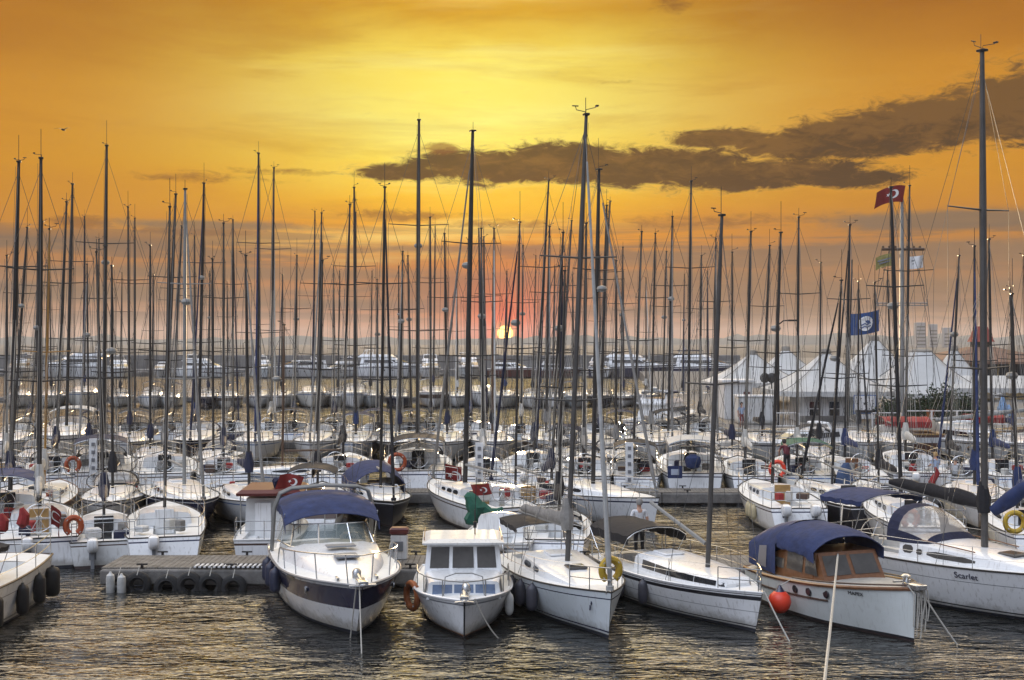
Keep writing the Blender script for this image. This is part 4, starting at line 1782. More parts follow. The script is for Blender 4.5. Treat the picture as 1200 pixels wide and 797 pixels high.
# arch and canopy
lines = []
for dy_ in (0, .22):
    y = yb + 1.15 + dy_
    lines.append([(-1.28, y + .55, .95), (-1.25, y + .12, 2.2), (-1.12, y, 2.56), (-.85, y - .03, 2.68), (0, y - .05, 2.74), (.85, y - .03, 2.68), (1.12, y, 2.56), (1.25, y + .12, 2.2), (1.28, y + .55, .95)])
tubes_part('radar_arch', b1, lines, .04, ALUW, 8)
arch_canopy(b1, yb + 1.9, yb - .15, 1.16, 2.30, .24, CBLUE, front_drop=.34, hang=.2)
for sd in (-1, 1):
    mb = MB()
    mb.loft([[(sd * 1.15, yb + .2, 2.05), (sd * 1.2, yb + .35, 1.85), (sd * 1.26, yb + .9, 1.25)], [(sd * 1.16, yb + .55, 2.14), (sd * 1.24, yb + .8, 1.8), (sd * 1.27, yb + 1.5, 1.15)]])
    mb.build('side_curtain', VINYL, b1)
tubes_part('canopy_frame', b1, [[(-1.18, yb + .9, 1.1), (-1.14, yb + .05, 2.2)], [(1.18, yb + .9, 1.1), (1.14, yb + .05, 2.2)]], .016, STEEL)
box_part('helm_seat', b1, (.6, yb + .8, 1.05), (.5, .5, 1.0), CWHITE, .08)
box_part('helm_seat', b1, (-.6, yb + .9, .95), (.7, .5, .8), CWHITE, .08)
box_part('dashboard', b1, (.35, yb + .1, 1.28), (1.5, .5, .34), GREYST, .06)
wheel(b1, (.6, yb + .42, 1.42), .19, BLACKM)
ladder(b1, .45, h.L / 2 + .06, .3, 2.0, .32, ALUW, 6, 'gangway')
lines = []
for sd in (-1, 1):
    l = [h.edge(.46, sd, .0, .08), h.edge(.5, sd, .36, .08)] + [h.edge(lerp(.53, .97, i / 8), sd, lerp(.42, .62, i / 8), .07) for i in range(9)]
    lines.append(l)
lines.append([h.edge(.97, -1, .62, .07), h.edge(.995, 0, .63, 0), h.edge(.97, 1, .62, .07)])
for t in (.6, .72, .84, .95):
    for sd in (-1, 1):
        lines.append([h.edge(t, sd, -.01, .09), h.edge(t - .005, sd, lerp(.42, .62, (t - .53) / .44), .07)])
tubes_part('bow_rail', b1, lines, .016, STEEL, 6)
mb = MB()
zs_ = h.zs(.97)
mb.box((0, -h.L / 2 + .12, zs_ + .06), (.2, .5, .1))
mb.tube([(0, -h.L / 2 - .1, zs_ + .05), (0, -h.L / 2 + .55, zs_ + .14)], .03, 6)
mb.tube([(-.28, -h.L / 2 + .02, zs_ + .0), (0, -h.L / 2 - .16, zs_ + .04), (.28, -h.L / 2 + .02, zs_)], .03, 6)
mb.lathe([(.1, 0), (.1, .14), (.06, .2)], (0, -h.L / 2 + .75, zs_ + .03), 'z', 10)
mb.build('anchor', STEEL, b1)
mb = MB()
for sd in (-1, 1):
    p_ = h.edge(.9, sd, .06, .2)
    mb.box(tuple(p_), (.05, .26, .06))
mb.build('cleat', STEEL, b1)
for i, t in enumerate((.26, .38, .50)):
    fender(b1, h, t, -1, FNAVY, 'navy fender on the blue canopied motor cruiser, %s' % ('nearest its stern', 'middle of three', 'nearest its bow')[i], r=.15, ln=.6)
H1, B1_ = h, b1

# --- small cabin boat with a wheelhouse of three windows
h = Hull(5.6, 2.55, .98, .82, tw=.88, p=3.2, tm=.45, rake=.28, kw=.86, kwb=.12, e=.75, sag=.02)
loc, a = place_bow(544, 749, 3, h)
b2 = empty('cabin_boat', loc, a)
tag(b2, 'small white cabin boat with a square wheelhouse of three front windows', 'motor boat')
h.build(b2, [('a', .06, 1), ('a', .10, 2), ('f', .86, 0), ('f', .90, 3), ('f', 1.0, 0)], [WHITE, ANTI, TEAK, GREYST])
h.deck(b2, DECK, cock=(.04, .26, .9, .35))
h.rail(b2, WHITE, 'gunwale', .035, .0)
yf, ya = -1.72, .45
# lower trunk cabin
mb = MB()
def trunk(y, w, z0, z1, k=.94):
    return [(-w, y, z0), (-w * k, y, z1 - .04), (-w * k * .93, y, z1), (0, y, z1 + .04), (w * k * .93, y, z1), (w * k, y, z1 - .04), (w, y, z0)]
r_ = [trunk(.5, 1.02, .7, 1.33), trunk(-1.0, 1.0, .76, 1.31), trunk(-1.78, .92, .80, 1.24)]
mb.loft(r_)
mb.poly(r_[0]); mb.poly(r_[-1][::-1])
mb.build('trunk_cabin', WHITE, b2, ang=30)
for x0_, x1_ in ((-.78, -.29), (-.24, .24), (.29, .78)):
    f = MB()
    f.quad((x0_, -1.79, .90), (x1_, -1.79, .90), (x1_ * .985, -1.785, 1.17), (x0_ * .985, -1.785, 1.17))
    f.build('window', GLASSB, b2, smooth=False)
for sd in (-1, 1):
    f = MB()
    pts = [(sd * (.965), -1.5, .92), (sd * .995, -.75, .9), (sd * .965, -.75, 1.18), (sd * .935, -1.45, 1.17)]
    f.poly([(x_ + sd * .01, y_, z_) for x_, y_, z_ in pts][::sd])
    f.build('window', GLASSG, b2, smooth=False)
# wheelhouse
def wh(z, w, y0_, y1_):
    return [(-w, y0_, z), (w, y0_, z), (w, y1_, z), (-w, y1_, z)]
mb = MB()
mb.loft([wh(1.2, 1.0, -.62, 1.0), wh(1.98, .92, -.42, .98)], True, True)
wheelh = mb.build('wheelhouse', WHITE, b2, smooth=False)
for x0_, x1_ in ((-.84, -.36), (-.27, .27), (.36, .84)):
    f = MB()
    f.quad((x0_ * 1.02, -.59, 1.36), (x1_ * 1.02, -.59, 1.36), (x1_ * .97, -.455, 1.88), (x0_ * .97, -.455, 1.88))
    f.build('window', GLASSG, b2, smooth=False)
for sd in (-1, 1):
    for y0_, y1_ in ((-.38, .2), (.28, .85)):
        f = MB()
        pts = [(sd * .995, y0_, 1.36), (sd * .995, y1_, 1.36), (sd * .945, y1_, 1.86), (sd * .945, y0_ + .1, 1.86)]
        f.poly(pts[::sd])
        f.build('window', GLASSG, b2, smooth=False)
mb = MB()
mb.loft([[(-1.04, -.72, 1.97), (1.04, -.72, 1.97), (1.04, 1.12, 1.99), (-1.04, 1.12, 1.99)], [(-1.05, -.73, 2.02), (1.05, -.73, 2.02), (1.05, 1.13, 2.04), (-1.05, 1.13, 2.04)],
         [(-.85, -.5, 2.09), (.85, -.5, 2.09), (.85, .95, 2.1), (-.85, .95, 2.1)]], True, True)
mb.build('roof', OFFW, b2, smooth=False)
tubes_part('roof_rail', b2, [[(-1.0, -.5, 2.06), (-1.0, -.5, 2.14), (-1.0, 1.0, 2.16), (-1.0, 1.0, 2.06)], [(1.0, -.5, 2.06), (1.0, -.5, 2.14), (1.0, 1.0, 2.16), (1.0, 1.0, 2.06)]], .014, TEAK)
mb = MB()
mb.tube([(.32, .2, 2.08), (.32, .2, 2.75)], .018, 5)
mb.tube([(.32, .2, 2.6), (.36, .2, 3.6)], .008, 4)
mb.box((.32, .2, 2.35), (.09, .09, .16))
mb.build('aerial', BLACKM, b2)
lines = []
for sd in (-1, 1):
    lines.append([h.edge(.42, sd, .42, .06)] + [h.edge(lerp(.45, .93, i / 6), sd, .42, .08) for i in range(7)])
    for t in (.44, .6, .76, .9):
        lines.append([h.edge(t, sd, 0, .08), h.edge(t, sd, .42, .08)])
lines.append([h.edge(.93, -1, .42, .08), h.edge(.985, -1, .44, .03), h.edge(.985, 1, .44, .03), h.edge(.93, 1, .42, .08)])
lines.append([(-.5, -2.05, .95), (-.46, -1.9, 1.38), (-.2, -1.85, 1.46), (.2, -1.85, 1.46), (.46, -1.9, 1.38), (.5, -2.05, .95)])
tubes_part('bow_rail', b2, lines, .016, ALUW, 6)
mb = MB()
mb.box((0, -h.L / 2 + .16, 1.03), (.2, .5, .14))
mb.tube([(0, -h.L / 2 - .16, 1.0), (0, -h.L / 2 + .4, 1.14)], .035, 6)
mb.tube([(-.22, -h.L / 2 - .02, .94), (0, -h.L / 2 - .18, 1.0), (.22, -h.L / 2 - .02, .94)], .03, 6)
mb.lathe([(.09, 0), (.12, .1), (.09, .24), (.04, .28)], (.05, -h.L / 2 + .55, 1.02), 'z', 10)
mb.build('anchor_windlass', STEEL, b2)
mb = MB()
mb.tube([h.pt(.9985, 0, .05) + Vector((0, -.02, 0)), h.pt(.9985, 0, .5) + Vector((0, -.025, 0)), h.pt(.9985, 0, .96) + Vector((0, -.03, 0))], .022, 5)
mb.build('stem_band', BLACKH, b2)
M2 = mw(b2)
lifebuoy(M2 @ (h.pt(.56, -1, .62) + Vector((-.14, -.06, 0))), a - D2R(62), mat('buoy_brown', (.42, .13, .04), .7, var=.3, scale=6), 'faded orange ring lifebuoy hung against the side of the small wheelhouse boat', R0=.32)
fender(b2, h, .70, 1, FWHITE, 'white fender on the wheelhouse boat, by the dark fendered grey sloop', r=.11, ln=.5)
H2 = h

# --- pale grey sloop, mast in the middle of the picture
h = Hull(7.6, 2.75, 1.16, .92, tw=.74, p=2.5, tm=.42, rake=.22, trake=.35, kw=.84, kwb=.16, e=.75, sag=.04)
loc, a = place_bow(713, 749, 15, h)
b3 = empty('sailboat', loc, a)
tag(b3, 'pale grey sloop with four dark fenders, tallest mast in the middle of the photo', 'sailboat')
h.build(b3, [('a', .10, 1), ('a', .15, 0), ('a', .19, 2), ('f', .84, 0), ('f', .865, 2), ('f', 1.0, 0)], [PALEBLUE, ANTIB, NAVY])
h.deck(b3, DECK, cock=(.06, .34, .62, .42))
h.rail(b3, ALU, 'toe_rail', .022)
o, S, top, geo = coachroof(h, b3, .34, .82, .88, .40, .05, WHITE)
for sd in (-1, 1):
    for u0, u1 in ((.08, .26), (.32, .46)):
        side_window(S, b3, GLASSD, u0, u1, .3, .68, sd)
hp = top(.55)
box_part('hatch', b3, tuple(hp + Vector((0, -.25, .0))), (.5, .5, .07), GLASSG, .02)
box_part('hatch', b3, tuple(top(.18) + Vector((0, 0, .02))), (.62, .7, .06), WHITE, .02)
Mb = mw(b3)
zb = top(.42).z
ym = top(.42).y
mwp = Mb @ Vector((0, ym, 0))
Hm = H_at(135, mwp.y)
Xt = X_at(687, mwp.y)
tl = Mb.inverted() @ Vector((Xt, mwp.y, 0))
mast_rig(h, b3, ym, zb - .03, Hm, tl.x, tl.y - ym, ALUN, r=.072, spread=2, jib=mat('canvas_pale_jib', (.34, .34, .33), .85, var=.2, scale=3, bump=.5, bscale=6), jibr=.075, boom=ALUW, boomlen=2.7, boomz=.95, gear=3, cover=CGREY, boomyaw=-.22, boomup=.06)
wins = pulpit(h, b3, .58, .85)
pushpit(h, b3)
guard_rails(h, b3)
tubes_part('winch', b3, [[(.72, 1.35, h.zs(.3) + .03), (.72, 1.35, h.zs(.3) + .2)], [(-.72, 1.35, h.zs(.3) + .03), (-.72, 1.35, h.zs(.3) + .2)]], .065, STEEL, 8)
arch_canopy(b3, 3.3, 1.35, .95, 2.0, .1, CBLACK, name='bimini', frame_to=.95)
tubes_part('tiller', b3, [[(0, 3.1, .95), (0, 2.1, 1.05)]], .025, TEAK)
for i, t in enumerate((.38, .47, .56, .66)):
    fender(b3, h, t, -1, FGREY, 'dark grey fender on the pale grey sloop, %s' % ('nearest its stern', 'second from its stern', 'third from its stern', 'nearest its bow')[i], r=.15, ln=.62)
pz = Mb @ h.edge(.955, 1, .52, .06)
lifebuoy(pz + Vector((-.08, .1, -.04)), a, YELLOW, 'yellow horseshoe buoy on the bow rail of the pale grey sloop', R0=.26, horseshoe=True)
mb = MB()
p_ = h.pt(.93, -1, .82, .012)
mb.lathe([(.05, 0), (.05, .02)], tuple(p_), 'x', 8)
mb.tube([tuple(p_ + Vector((-.01, 0, -.06))), tuple(p_ + Vector((-.015, 0, -.18)))], .02, 5)
mb.build('hull_badge', NAVY, b3)
H3, B3_ = h, b3

# --- white sailboat with a wrap-round dark window
h = Hull(7.5, 2.6, 1.02, .86, tw=.72, p=2.4, tm=.42, rake=.30, trake=.2, kw=.84, kwb=.18, e=.75, sag=.03)
loc, a = place_bow(885, 741, 24, h)
b4 = empty('sailboat', loc, a)
tag(b4, 'white sailboat with a long dark wrap-round cabin window and a raised boom', 'sailboat')
h.build(b4, [('a', .09, 1), ('a', .13, 0), ('a', .16, 2), ('f', .50, 0), ('f', .515, 3), ('f', .80, 0), ('f', .90, 2), ('f', .93, 0), ('f', .95, 2), ('f', 1.0, 0)], [WHITE, ANTIB, BLACKH, GREYST])
h.deck(b4, DECK, cock=(.06, .36, .62, .40))
h.rail(b4, WHITE, 'toe_rail', .022)
o, S, top, geo = coachroof(h, b4, .36, .84, .88, .42, .22, WHITE, slope=1.2, wfrac=.74)
for sd in (-1, 1):
    for u0, u1 in ((.12, .30), (.31, .47), (.475, .78), (.785, .985)):
        side_window(S, b4, GLASSG if u0 < .4 else GLASSD, u0, u1, .30, .80, sd, cham=.05, taper=0)
nz_ = MB()
t_, w_, hh_, zb_ = geo(1.0)
yn = h.L / 2 - t_ * h.L
nz_.loft([[(-w_ * .96, yn - .01, zb_ + hh_ * .34), (-w_ * .75, yn - .14, zb_ + hh_ * .30), (0, yn - .165, zb_ + hh_ * .28), (w_ * .75, yn - .14, zb_ + hh_ * .30), (w_ * .96, yn - .01, zb_ + hh_ * .34)],
          [(-w_ * .92, yn - .008, zb_ + hh_ * .8), (-w_ * .75, yn - .10, zb_ + hh_ * .74), (0, yn - .13, zb_ + hh_ * .74), (w_ * .75, yn - .10, zb_ + hh_ * .74), (w_ * .92, yn - .008, zb_ + hh_ * .8)]])
nz_.build('window', GLASSD, b4, smooth=False)
Mb = mw(b4)
ym = top(.66).y
zb = top(.66).z
mwp = Mb @ Vector((0, ym, 0))
Hm = H_at(253, mwp.y)
tl = Mb.inverted() @ Vector((X_at(846, mwp.y), mwp.y, 0))
mast_rig(h, b4, ym, zb - .02, Hm, tl.x, tl.y - ym, ALUN, r=.066, spread=1, boom=ALUW, boomlen=2.2, boomz=.62, boomup=.85, boomyaw=-.18, gear=1)
pulpit(h, b4, .56, .86)
pushpit(h, b4)
guard_rails(h, b4)
arch_canopy(b4, 3.5, 1.25, .95, 1.75, .22, CBLACK, name='boom_tent', frame_to=.9, hang=.22)
box_part('companion_hatch', b4, tuple(top(.12) + Vector((0, 0, .015))), (.6, .7, .06), WHITE, .02)
for i, t in enumerate((.22, .36, .52)):
    fender(b4, h, t, -1, FGREY, 'grey fender on the wrap-round windowed sailboat, %s' % ('nearest its stern', 'middle of three', 'nearest its bow')[i], r=.13, ln=.6)
fender(b4, h, .78, 1, FWHITE, 'white fender between the wrap-round windowed sailboat and the wooden cabined launch', r=.15, ln=.6)
H4, B4_ = h, b4

# --- launch with varnished cabin and long blue canopy
h = Hull(6.2, 2.55, 1.30, .80, tw=.74, p=2.6, tm=.45, rake=.10, trake=-.1, kw=.90, kwb=.16, e=.9, sag=.02)
loc, a = place_bow(1071, 753, 20, h)
b5 = empty('motor_launch', loc, a)
tag(b5, 'classic white launch with a varnished wooden cabin under a long blue canvas canopy', 'motor boat')
h.build(b5, [('a', .05, 1), ('a', .10, 2), ('f', 1.0, 0)], [mat('launch_white', (.68, .72, .71), .35, var=.05, scale=1.5, streak=.25), ANTI, BLACKH])
h.deck(b5, mat('launch_deck', (.42, .40, .36), .6, var=.2, scale=4), cock=(.05, .36, .9, .42), camber=.08)
h.rail(b5, TEAK, 'rubbing_strake', .045, -.01)
mb = MB()
for sd in (-1, 1):
    mb.tube([h.edge(lerp(.45, .995, i / 14), sd, .08, .05) for i in range(15)], .022, 5)
mb.build('toe_rail', BROWNST, b5)
mb = MB()
for sd in (-1, 1):
    mb.tube([h.pt(lerp(.12, .66, i / 12), sd, h.zs(lerp(.12, .66, i / 12)) * .62, .005) for i in range(13)], .028, 6)
mb.build('side_strake', BROWNST, b5)
for sd in (-1, 1):
    for t in (.47, .56, .66):
        mb = MB()
        p_ = h.pt(t, sd, h.zs(t) * .79)
        mb.lathe([(.10, -.01), (.12, .02), (.09, .035), (.085, .02)], tuple(p_ + (Vector((-.012, 0, 0)) if sd > 0 else Vector((-.012, 0, 0)))), 'x', 14)
        o_ = mb.build('porthole', BLACKH, b5)
# wooden cabin with windscreen
ywf, ywa = -.55, 1.1


def cabring(y, w, z0, z1, k=.92):
    return [(-w, y, z0), (-w * k, y, z1), (w * k, y, z1), (w, y, z0)]


mb = MB()
zb5 = h.zs(.55) - .05
r_ = [cabring(2.0, .98, .75, 1.35), cabring(.9, 1.02, .8, 1.72), cabring(-.25, 1.0, .88, 1.74)]
mb.loft(r_)
front = [(-.92, -.72, 1.02), (-.86, -.28, 1.74), (.86, -.28, 1.74), (.92, -.72, 1.02)]
mb.quad(r_[2][0], (-.92, -.72, 1.02), (-.86, -.28, 1.74), r_[2][1])
mb.quad((.92, -.72, 1.02), r_[2][3], r_[2][2], (.86, -.28, 1.74))
mb.quad(*front)
mb.poly(r_[0])
wc = mb.build('wooden_cabin', TEAK, b5, smooth=False)
def fq(x0_, x1_, z0_, z1_):
    def pp(x, z):
        u = (z - 1.02) / .72
        return (x, lerp(-.72, -.28, u) - .016, z + .006)
    return [pp(x0_, z0_), pp(x1_, z0_), pp(x1_ * .97, z1_), pp(x0_ * .97, z1_)]
for x0_, x1_ in ((-.80, -.06), (.06, .80)):
    mb = MB()
    mb.quad(*fq(x0_, x1_, 1.20, 1.66))
    mb.build('window', GLASSG, wc, smooth=False)
for sd in (-1, 1):
    for y0_, y1_, z0_, z1_ in ((-.35, .1, 1.18, 1.62), (.22, .95, 1.16, 1.62), (1.08, 1.75, 1.12, 1.38)):
        mb = MB()
        def sp(y, z):
            zt_ = 1.73
            u = clamp((z - .85) / (zt_ - .85))
            return (sd * (lerp(1.01, .93, u) + .012), y, z)
        mb.poly([sp(y0_ - (.12 if y0_ < 0 else 0), z0_), sp(y1_, z0_), sp(y1_, z1_), sp(y0_ + (.06 if y0_ < 0 else 0), z1_)][::sd])
        mb.build('window', GLASSG, wc, smooth=False)
arch_canopy(b5, 1.3, -.42, 1.08, 1.96, .36, CBLUE, front_drop=.16, hang=.28, name='canopy')
# after canopy with drop side and clear window
mb = MB()
rings = []
for j in range(7):
    u = j / 6
    y = lerp(2.85, 1.34, u)
    w = lerp(1.0, 1.1, u)
    ztop = lerp(2.1, 2.34, u) - .25 * (1 - u) ** 3
    r = [(-w, y, lerp(.98, .92, u))]
    for i in range(11):
        a_ = -1 + 2 * i / 10
        r.append((a_ * w, y, lerp(1.55, 1.72, u) + (ztop - lerp(1.55, 1.72, u)) * (1 - abs(a_) ** 3)))
    r.append((w, y, lerp(.98, .92, u)))
    rings.append(r)
mb.loft(rings)
mb.poly(rings[0])
ac = mb.build('after_canopy', CBLUE, b5, ang=60)
for sd in (-1, 1):
    mb = MB()
    mb.quad((sd * 1.09, 2.25, 1.05), (sd * 1.105, 1.80, 1.03), (sd * 1.107, 1.75, 1.64), (sd * 1.087, 2.15, 1.58))
    mb.build('window', VINYL, ac, smooth=False)
mb = MB()
zf = h.zs(.98)
mb.lathe([(.11, 0), (.07, .1), (.07, .2), (.12, .26), (.05, .3)], (0, -h.L / 2 + .4, zf), 'z', 10)
mb.box((0, -h.L / 2 + .05, zf + .07), (.3, .5, .12))
mb.tube([(-.25, -h.L / 2 + .55, zf + .1), (.25, -h.L / 2 + .55, zf + .1)], .03, 6)
mb.build('windlass', STEEL, b5)
# coils of mooring rope over the bow
mb = MB()
for k, (dx_, ln_) in enumerate(((-.16, .85), (-.07, 1.1), (.05, .95), (.13, .7), (.0, .55))):
    sd = 1
    y0_ = -h.L / 2 - .03
    pts = [(dx_, y0_ + .15, zf + .08), (dx_ + .04, y0_ - .05, zf - .1), (dx_ + .03, y0_ - .02 + .1 * (1 if ln_ > .9 else 0) * 0, zf - ln_), (dx_ + .12, y0_ - .05, zf - ln_ - .06), (dx_ + .18, y0_ - .04, zf - ln_ * .6), (dx_ + .14, y0_ - .02, zf - .02), (dx_ + .1, y0_ + .2, zf + .1)]
    mb.tube(pts, .016, 5)
mb.build('rope_coil', ROPE, b5)
lettering('MAPEX', .13, hull_text_matrix(h, .80, -1, h.zs(.80) * .86), b5, BLACKH)
Mb = mw(b5)
p_ = Mb @ (h.edge(.45, -1, -.52) + Vector((-.33, 0, 0)))
o = empty('buoy_fender', p_, 0)
mb = MB()
mb.lathe([(.02, -.31), (.14, -.28), (.25, -.17), (.30, 0), (.26, .15), (.16, .25), (.09, .28)], (0, 0, 0), 'z', 20)
mb.build('ball', BUOYRED, o)
mb = MB()
mb.lathe([(.15, .24), (.10, .31), (.05, .38), (.03, .42)], (0, 0, 0), 'z', 12)
mb.build('neck', NAVY, o)
mb = MB()
mb.tube([(0, 0, .4), tuple(Mb @ h.edge(.45, -1, .02) - p_)], .014, 4)
mb.build('lanyard', ROPE, o)
tag(o, 'bright red round buoy fender hanging on the side of the white launch', 'fender')
H5, B5_ = h, b5

# --- big white sloop at the right edge with navy sprayhood
h = Hull(9.2, 3.25, 1.38, 1.12, tw=.78, p=2.4, tm=.42, rake=.45, trake=.5, kw=.86, kwb=.16, e=.75, sag=.04)
a = D2R(30)
mast_w = Vector((X_at(1158, 33.2), 33.2, 0))
ym_loc = -.85
b6 = empty('sailboat', mast_w - Matrix.Rotation(a, 3, 'Z') @ Vector((0, ym_loc, 0)), a)
tag(b6, 'big white sloop at the right edge with a navy sprayhood and tallest mast', 'sailboat')
h.build(b6, [('a', .10, 1), ('a', .15, 0), ('a', .19, 2), ('f', .70, 0), ('f', .715, 3), ('f', 1.0, 0)], [WHITE, ANTIB, BLACKH, GREYST])
h.deck(b6, DECK, cock=(.06, .36, .85, .55))
h.rail(b6, ALU, 'toe_rail', .026)
o, S, top, geo = coachroof(h, b6, .36, .80, 1.1, .50, .10, WHITE)
for sd in (-1, 1):
    for u0, u1, f0, f1 in ((.03, .12, .3, .72), (.15, .20, .3, .6), (.24, .62, .26, .62)):
        side_window(S, b6, GLASSG, u0, u1, f0, f1, sd)
box_part('hatch', b6, tuple(top(.72) + Vector((0, 0, .02))), (.55, .55, .08), GLASSG, .03)
for sd in (-1, 1):
    tubes_part('grab_rail', b6, [[S(u, sd, .98, -.05) + Vector((0, 0, .05)) for u in (.05, .15, .3, .45, .6)]], .018, TEAK)
sprayhood(b6, .4 + 1.3, h.zs(.4) + .40, 1.12, .95, 1.45, CNAVY)
zb = top(.50).z
Mb = mw(b6)
ym = top(.50).y
mwp = Mb @ Vector((0, ym, 0))
Hm = H_at(60, mwp.y)
tl = Mb.inverted() @ Vector((X_at(1151, mwp.y), mwp.y, 0))
mast_rig(h, b6, ym, zb - .03, Hm, tl.x, tl.y - ym, ALUN, r=.095, spread=2, boom=ALUW, boomlen=3.9, boomz=1.05, boomup=.25, cover=CBLACK, covr=.19, gear=3, wr=.008, boomyaw=.12, jib=None)
arch_canopy(b6, 4.2, 2.5, 1.25, 2.55, .16, CBLUE, name='bimini', frame_to=1.1)
wheel(b6, (0, 3.3, 1.35), .5)
pulpit(h, b6)
pushpit(h, b6)
guard_rails(h, b6)
# sail bag of blue cloth lashed forward of the mast
mb = MB()
c0 = Mb.inverted() @ Vector((mast_w.x + .25, mast_w.y - .1, 0))
mb.tube([(.05, ym - .25, zb + 1.0), (.12, ym - .7, zb + 1.35), (.2, ym - 1.15, zb + 1.75), (.22, ym - 1.25, zb + 1.82)], [.15, .22, .17, .06], 9)
mb.build('sail_bag', CBLUE, b6)
fender(b6, h, .30, -1, FNAVY, 'navy fender on the big right-hand sloop, beside the bow of the launch', r=.19, ln=.85)
lettering('Scarlet', .24, hull_text_matrix(h, .64, -1, h.zs(.64) * .84), b6, NAVY)
H6, B6_ = h, b6

# --- motor sailer cut by the left edge
h = Hull(10.6, 3.3, 1.35, 1.15, tw=.55, p=2.4, tm=.48, rake=.5, trake=-.25, kw=.84, kwb=.18, e=.8, sag=.10)
b0 = empty('sailboat', (X_at(0, 30.2) - 1.70, 29.3, 0), D2R(-4))
tag(b0, 'white sailboat cut by the left edge, round portholes and black fenders along its side', 'sailboat')
h.build(b0, [('a', .07, 1), ('a', .13, 0), ('a', .17, 2), ('f', .72, 0), ('f', .735, 2), ('f', 1.0, 0)], [WHITE, ANTIB, BLACKH])
h.deck(b0, DECK, cock=(.10, .34, .75, .55))
h.rail(b0, BROWNST, 'toe_rail', .03)
o, S, top, geo = coachroof(h, b0, .30, .80, 1.15, .52, .25, WHITE)
for sd in (-1, 1):
    for u in (.08, .20, .33, .47, .6):
        f = MB()
        c = S(u, sd, .5, .0)
        f.lathe([(.14, -.02), (.16, .02), (.12, .03), (.11, .022)], tuple(c + Vector((0 if sd > 0 else -.02, 0, 0))), 'x', 14)
        f.build('porthole', STEEL, b0)
        f = MB()
        f.lathe([(.10, 0), (.10, .012)], tuple(c + Vector((.02 if sd > 0 else -.035, 0, 0))), 'x', 12)
        f.build('porthole_glass', GLASSG, b0)
ym, zb = top(.42).y, top(.42).z
mast_rig(h, b0, ym, zb - .03, 17.0, 0, 0, ALU, r=.10, spread=2, boom=ALUW, boomlen=3.6, boomz=.9, cover=CBLACK, wires=True, wr=.009)
arch_canopy(b0, 2.4, .7, 1.2, 1.95, .12, CBLACK, name='canopy_cover', hang=.1, frame_to=1.3)
pulpit(h, b0)
pushpit(h, b0, .62, .16)
guard_rails(h, b0, .62, (.16, .3, .42, .54, .66, .86), .016, .008)
for i, t in enumerate((.16, .28, .42)):
    fender(b0, h, t, 1, FBLACK, 'black fender on the left edge sailboat, %s' % ('nearest its stern', 'middle of three', 'nearest its bow')[i], r=.16, ln=.72, drop=.2)
H0, B0_ = h, b0
# big tyre-black fender against the pontoon corner
fender(b0, h, .05, 1, FBLACK, 'fat black fender on the quarter of the left edge sailboat, close to the pontoon', r=.2, ln=.78, drop=.25)
for i, px in enumerate((131, 144)):
    o = empty('fender', (X_at(px, 35.25), 35.25 - .12, .52 - .05 * i))
    mb = MB()
    mb.lathe([(.03, .07), (.05, .02), (.11, -.03), (.125, -.12), (.125, -.52), (.1, -.6), (.03, -.66)], (0, 0, 0), 'z', 12)
    mb.build('body', FWHITE, o)
    tag(o, 'weathered white fender at the left end of the nearest pontoon, %s of two' % ('left' if i == 0 else 'right'), 'fender', 'fenders hanging on the boats')


# --- mooring ropes
def rope(a, b, sag, r, label, n=14):
    a, b = Vector(a), Vector(b)
    mb = MB()
    mb.tube([a.lerp(b, i / n) - Vector((0, 0, sag * 4 * (i / n) * (1 - i / n))) for i in range(n + 1)], r, 6)
    o = mb.build('mooring_rope', ROPE, None)
    tag(o, label, 'rope', 'mooring ropes')


def bowpt(h, b, dx=0.0, dz=.04):
    return mw(b) @ (h.edge(.99, 0, dz) + Vector((dx, 0, 0)))


def wpt(px, py, z=-.1):
    Y = Y_water(py, z)
    return Vector((X_at(px, Y), Y, z))


rope(bowpt(H1, B1_, -.06), wpt(424, 772), .05, .018, 'mooring rope from the motor cruiser bow down into the water, right strand')
rope(bowpt(H1, B1_, -.12), wpt(410, 752), .02, .018, 'mooring rope from the motor cruiser bow straight down, left strand')
rope(bowpt(H2, b2, .25), wpt(588, 752), .12, .018, 'mooring rope from the wheelhouse boat bow into the water')
rope(bowpt(H3, B3_, -.1), wpt(706, 745), .0, .018, 'mooring rope down the bow of the pale grey sloop')
rope(bowpt(H4, B4_, .1), wpt(928, 757), .03, .02, 'mooring rope from the wrap-round windowed sailboat bow into the water')
rope(bowpt(H5, B5_, .1), wpt(1125, 760), .04, .02, 'mooring rope from the launch bow slanting right into the water')
rope((X_at(990, 56), 56, H_at(560, 56)), (X_at(955, 13), 13, H_at(900, 13)), .25, .026, 'long taut pale rope running towards us past the blue launch canopy')


# ------------------------------------------------------------------ the rows of boats behind
ROWS = {}


def rec(row, px, o, look, cat):
    ROWS.setdefault(row, []).append((px, o, look, cat))


COVN = {}
for k, v in (('navy', CNAVY), ('blue', CBLUE), ('black', CBLACK), ('grey', CGREY), ('white', CWHITE), ('green', CGREEN), ('red', CRED)):
    COVN[k] = v
HULLS = {'white': (WHITE, ANTIB, NAVY), 'offwhite': (OFFW, ANTI, BROWNST), 'cream': (CREAM, ANTI, BLUEST), 'navy': (NAVY, ANTI, FLAGW), 'black': (BLACKH, ANTI, FLAGW), 'pale': (PALEBLUE, ANTIB, GREYST),
         'brownstripe': (WHITE, ANTI, BROWNST), 'bluestripe': (WHITE, ANTIB, BLUEST), 'darkband': (WHITE, ANTI, BROWNST), 'wood': (TEAK, ANTI, BROWNST)}
HNAME = {'white': 'white', 'offwhite': 'dull white', 'cream': 'cream', 'navy': 'navy hulled', 'black': 'black hulled', 'pale': 'pale grey', 'brownstripe': 'brown striped white', 'bluestripe': 'blue striped white',
         'darkband': 'dark banded white', 'wood': 'brown wooden'}


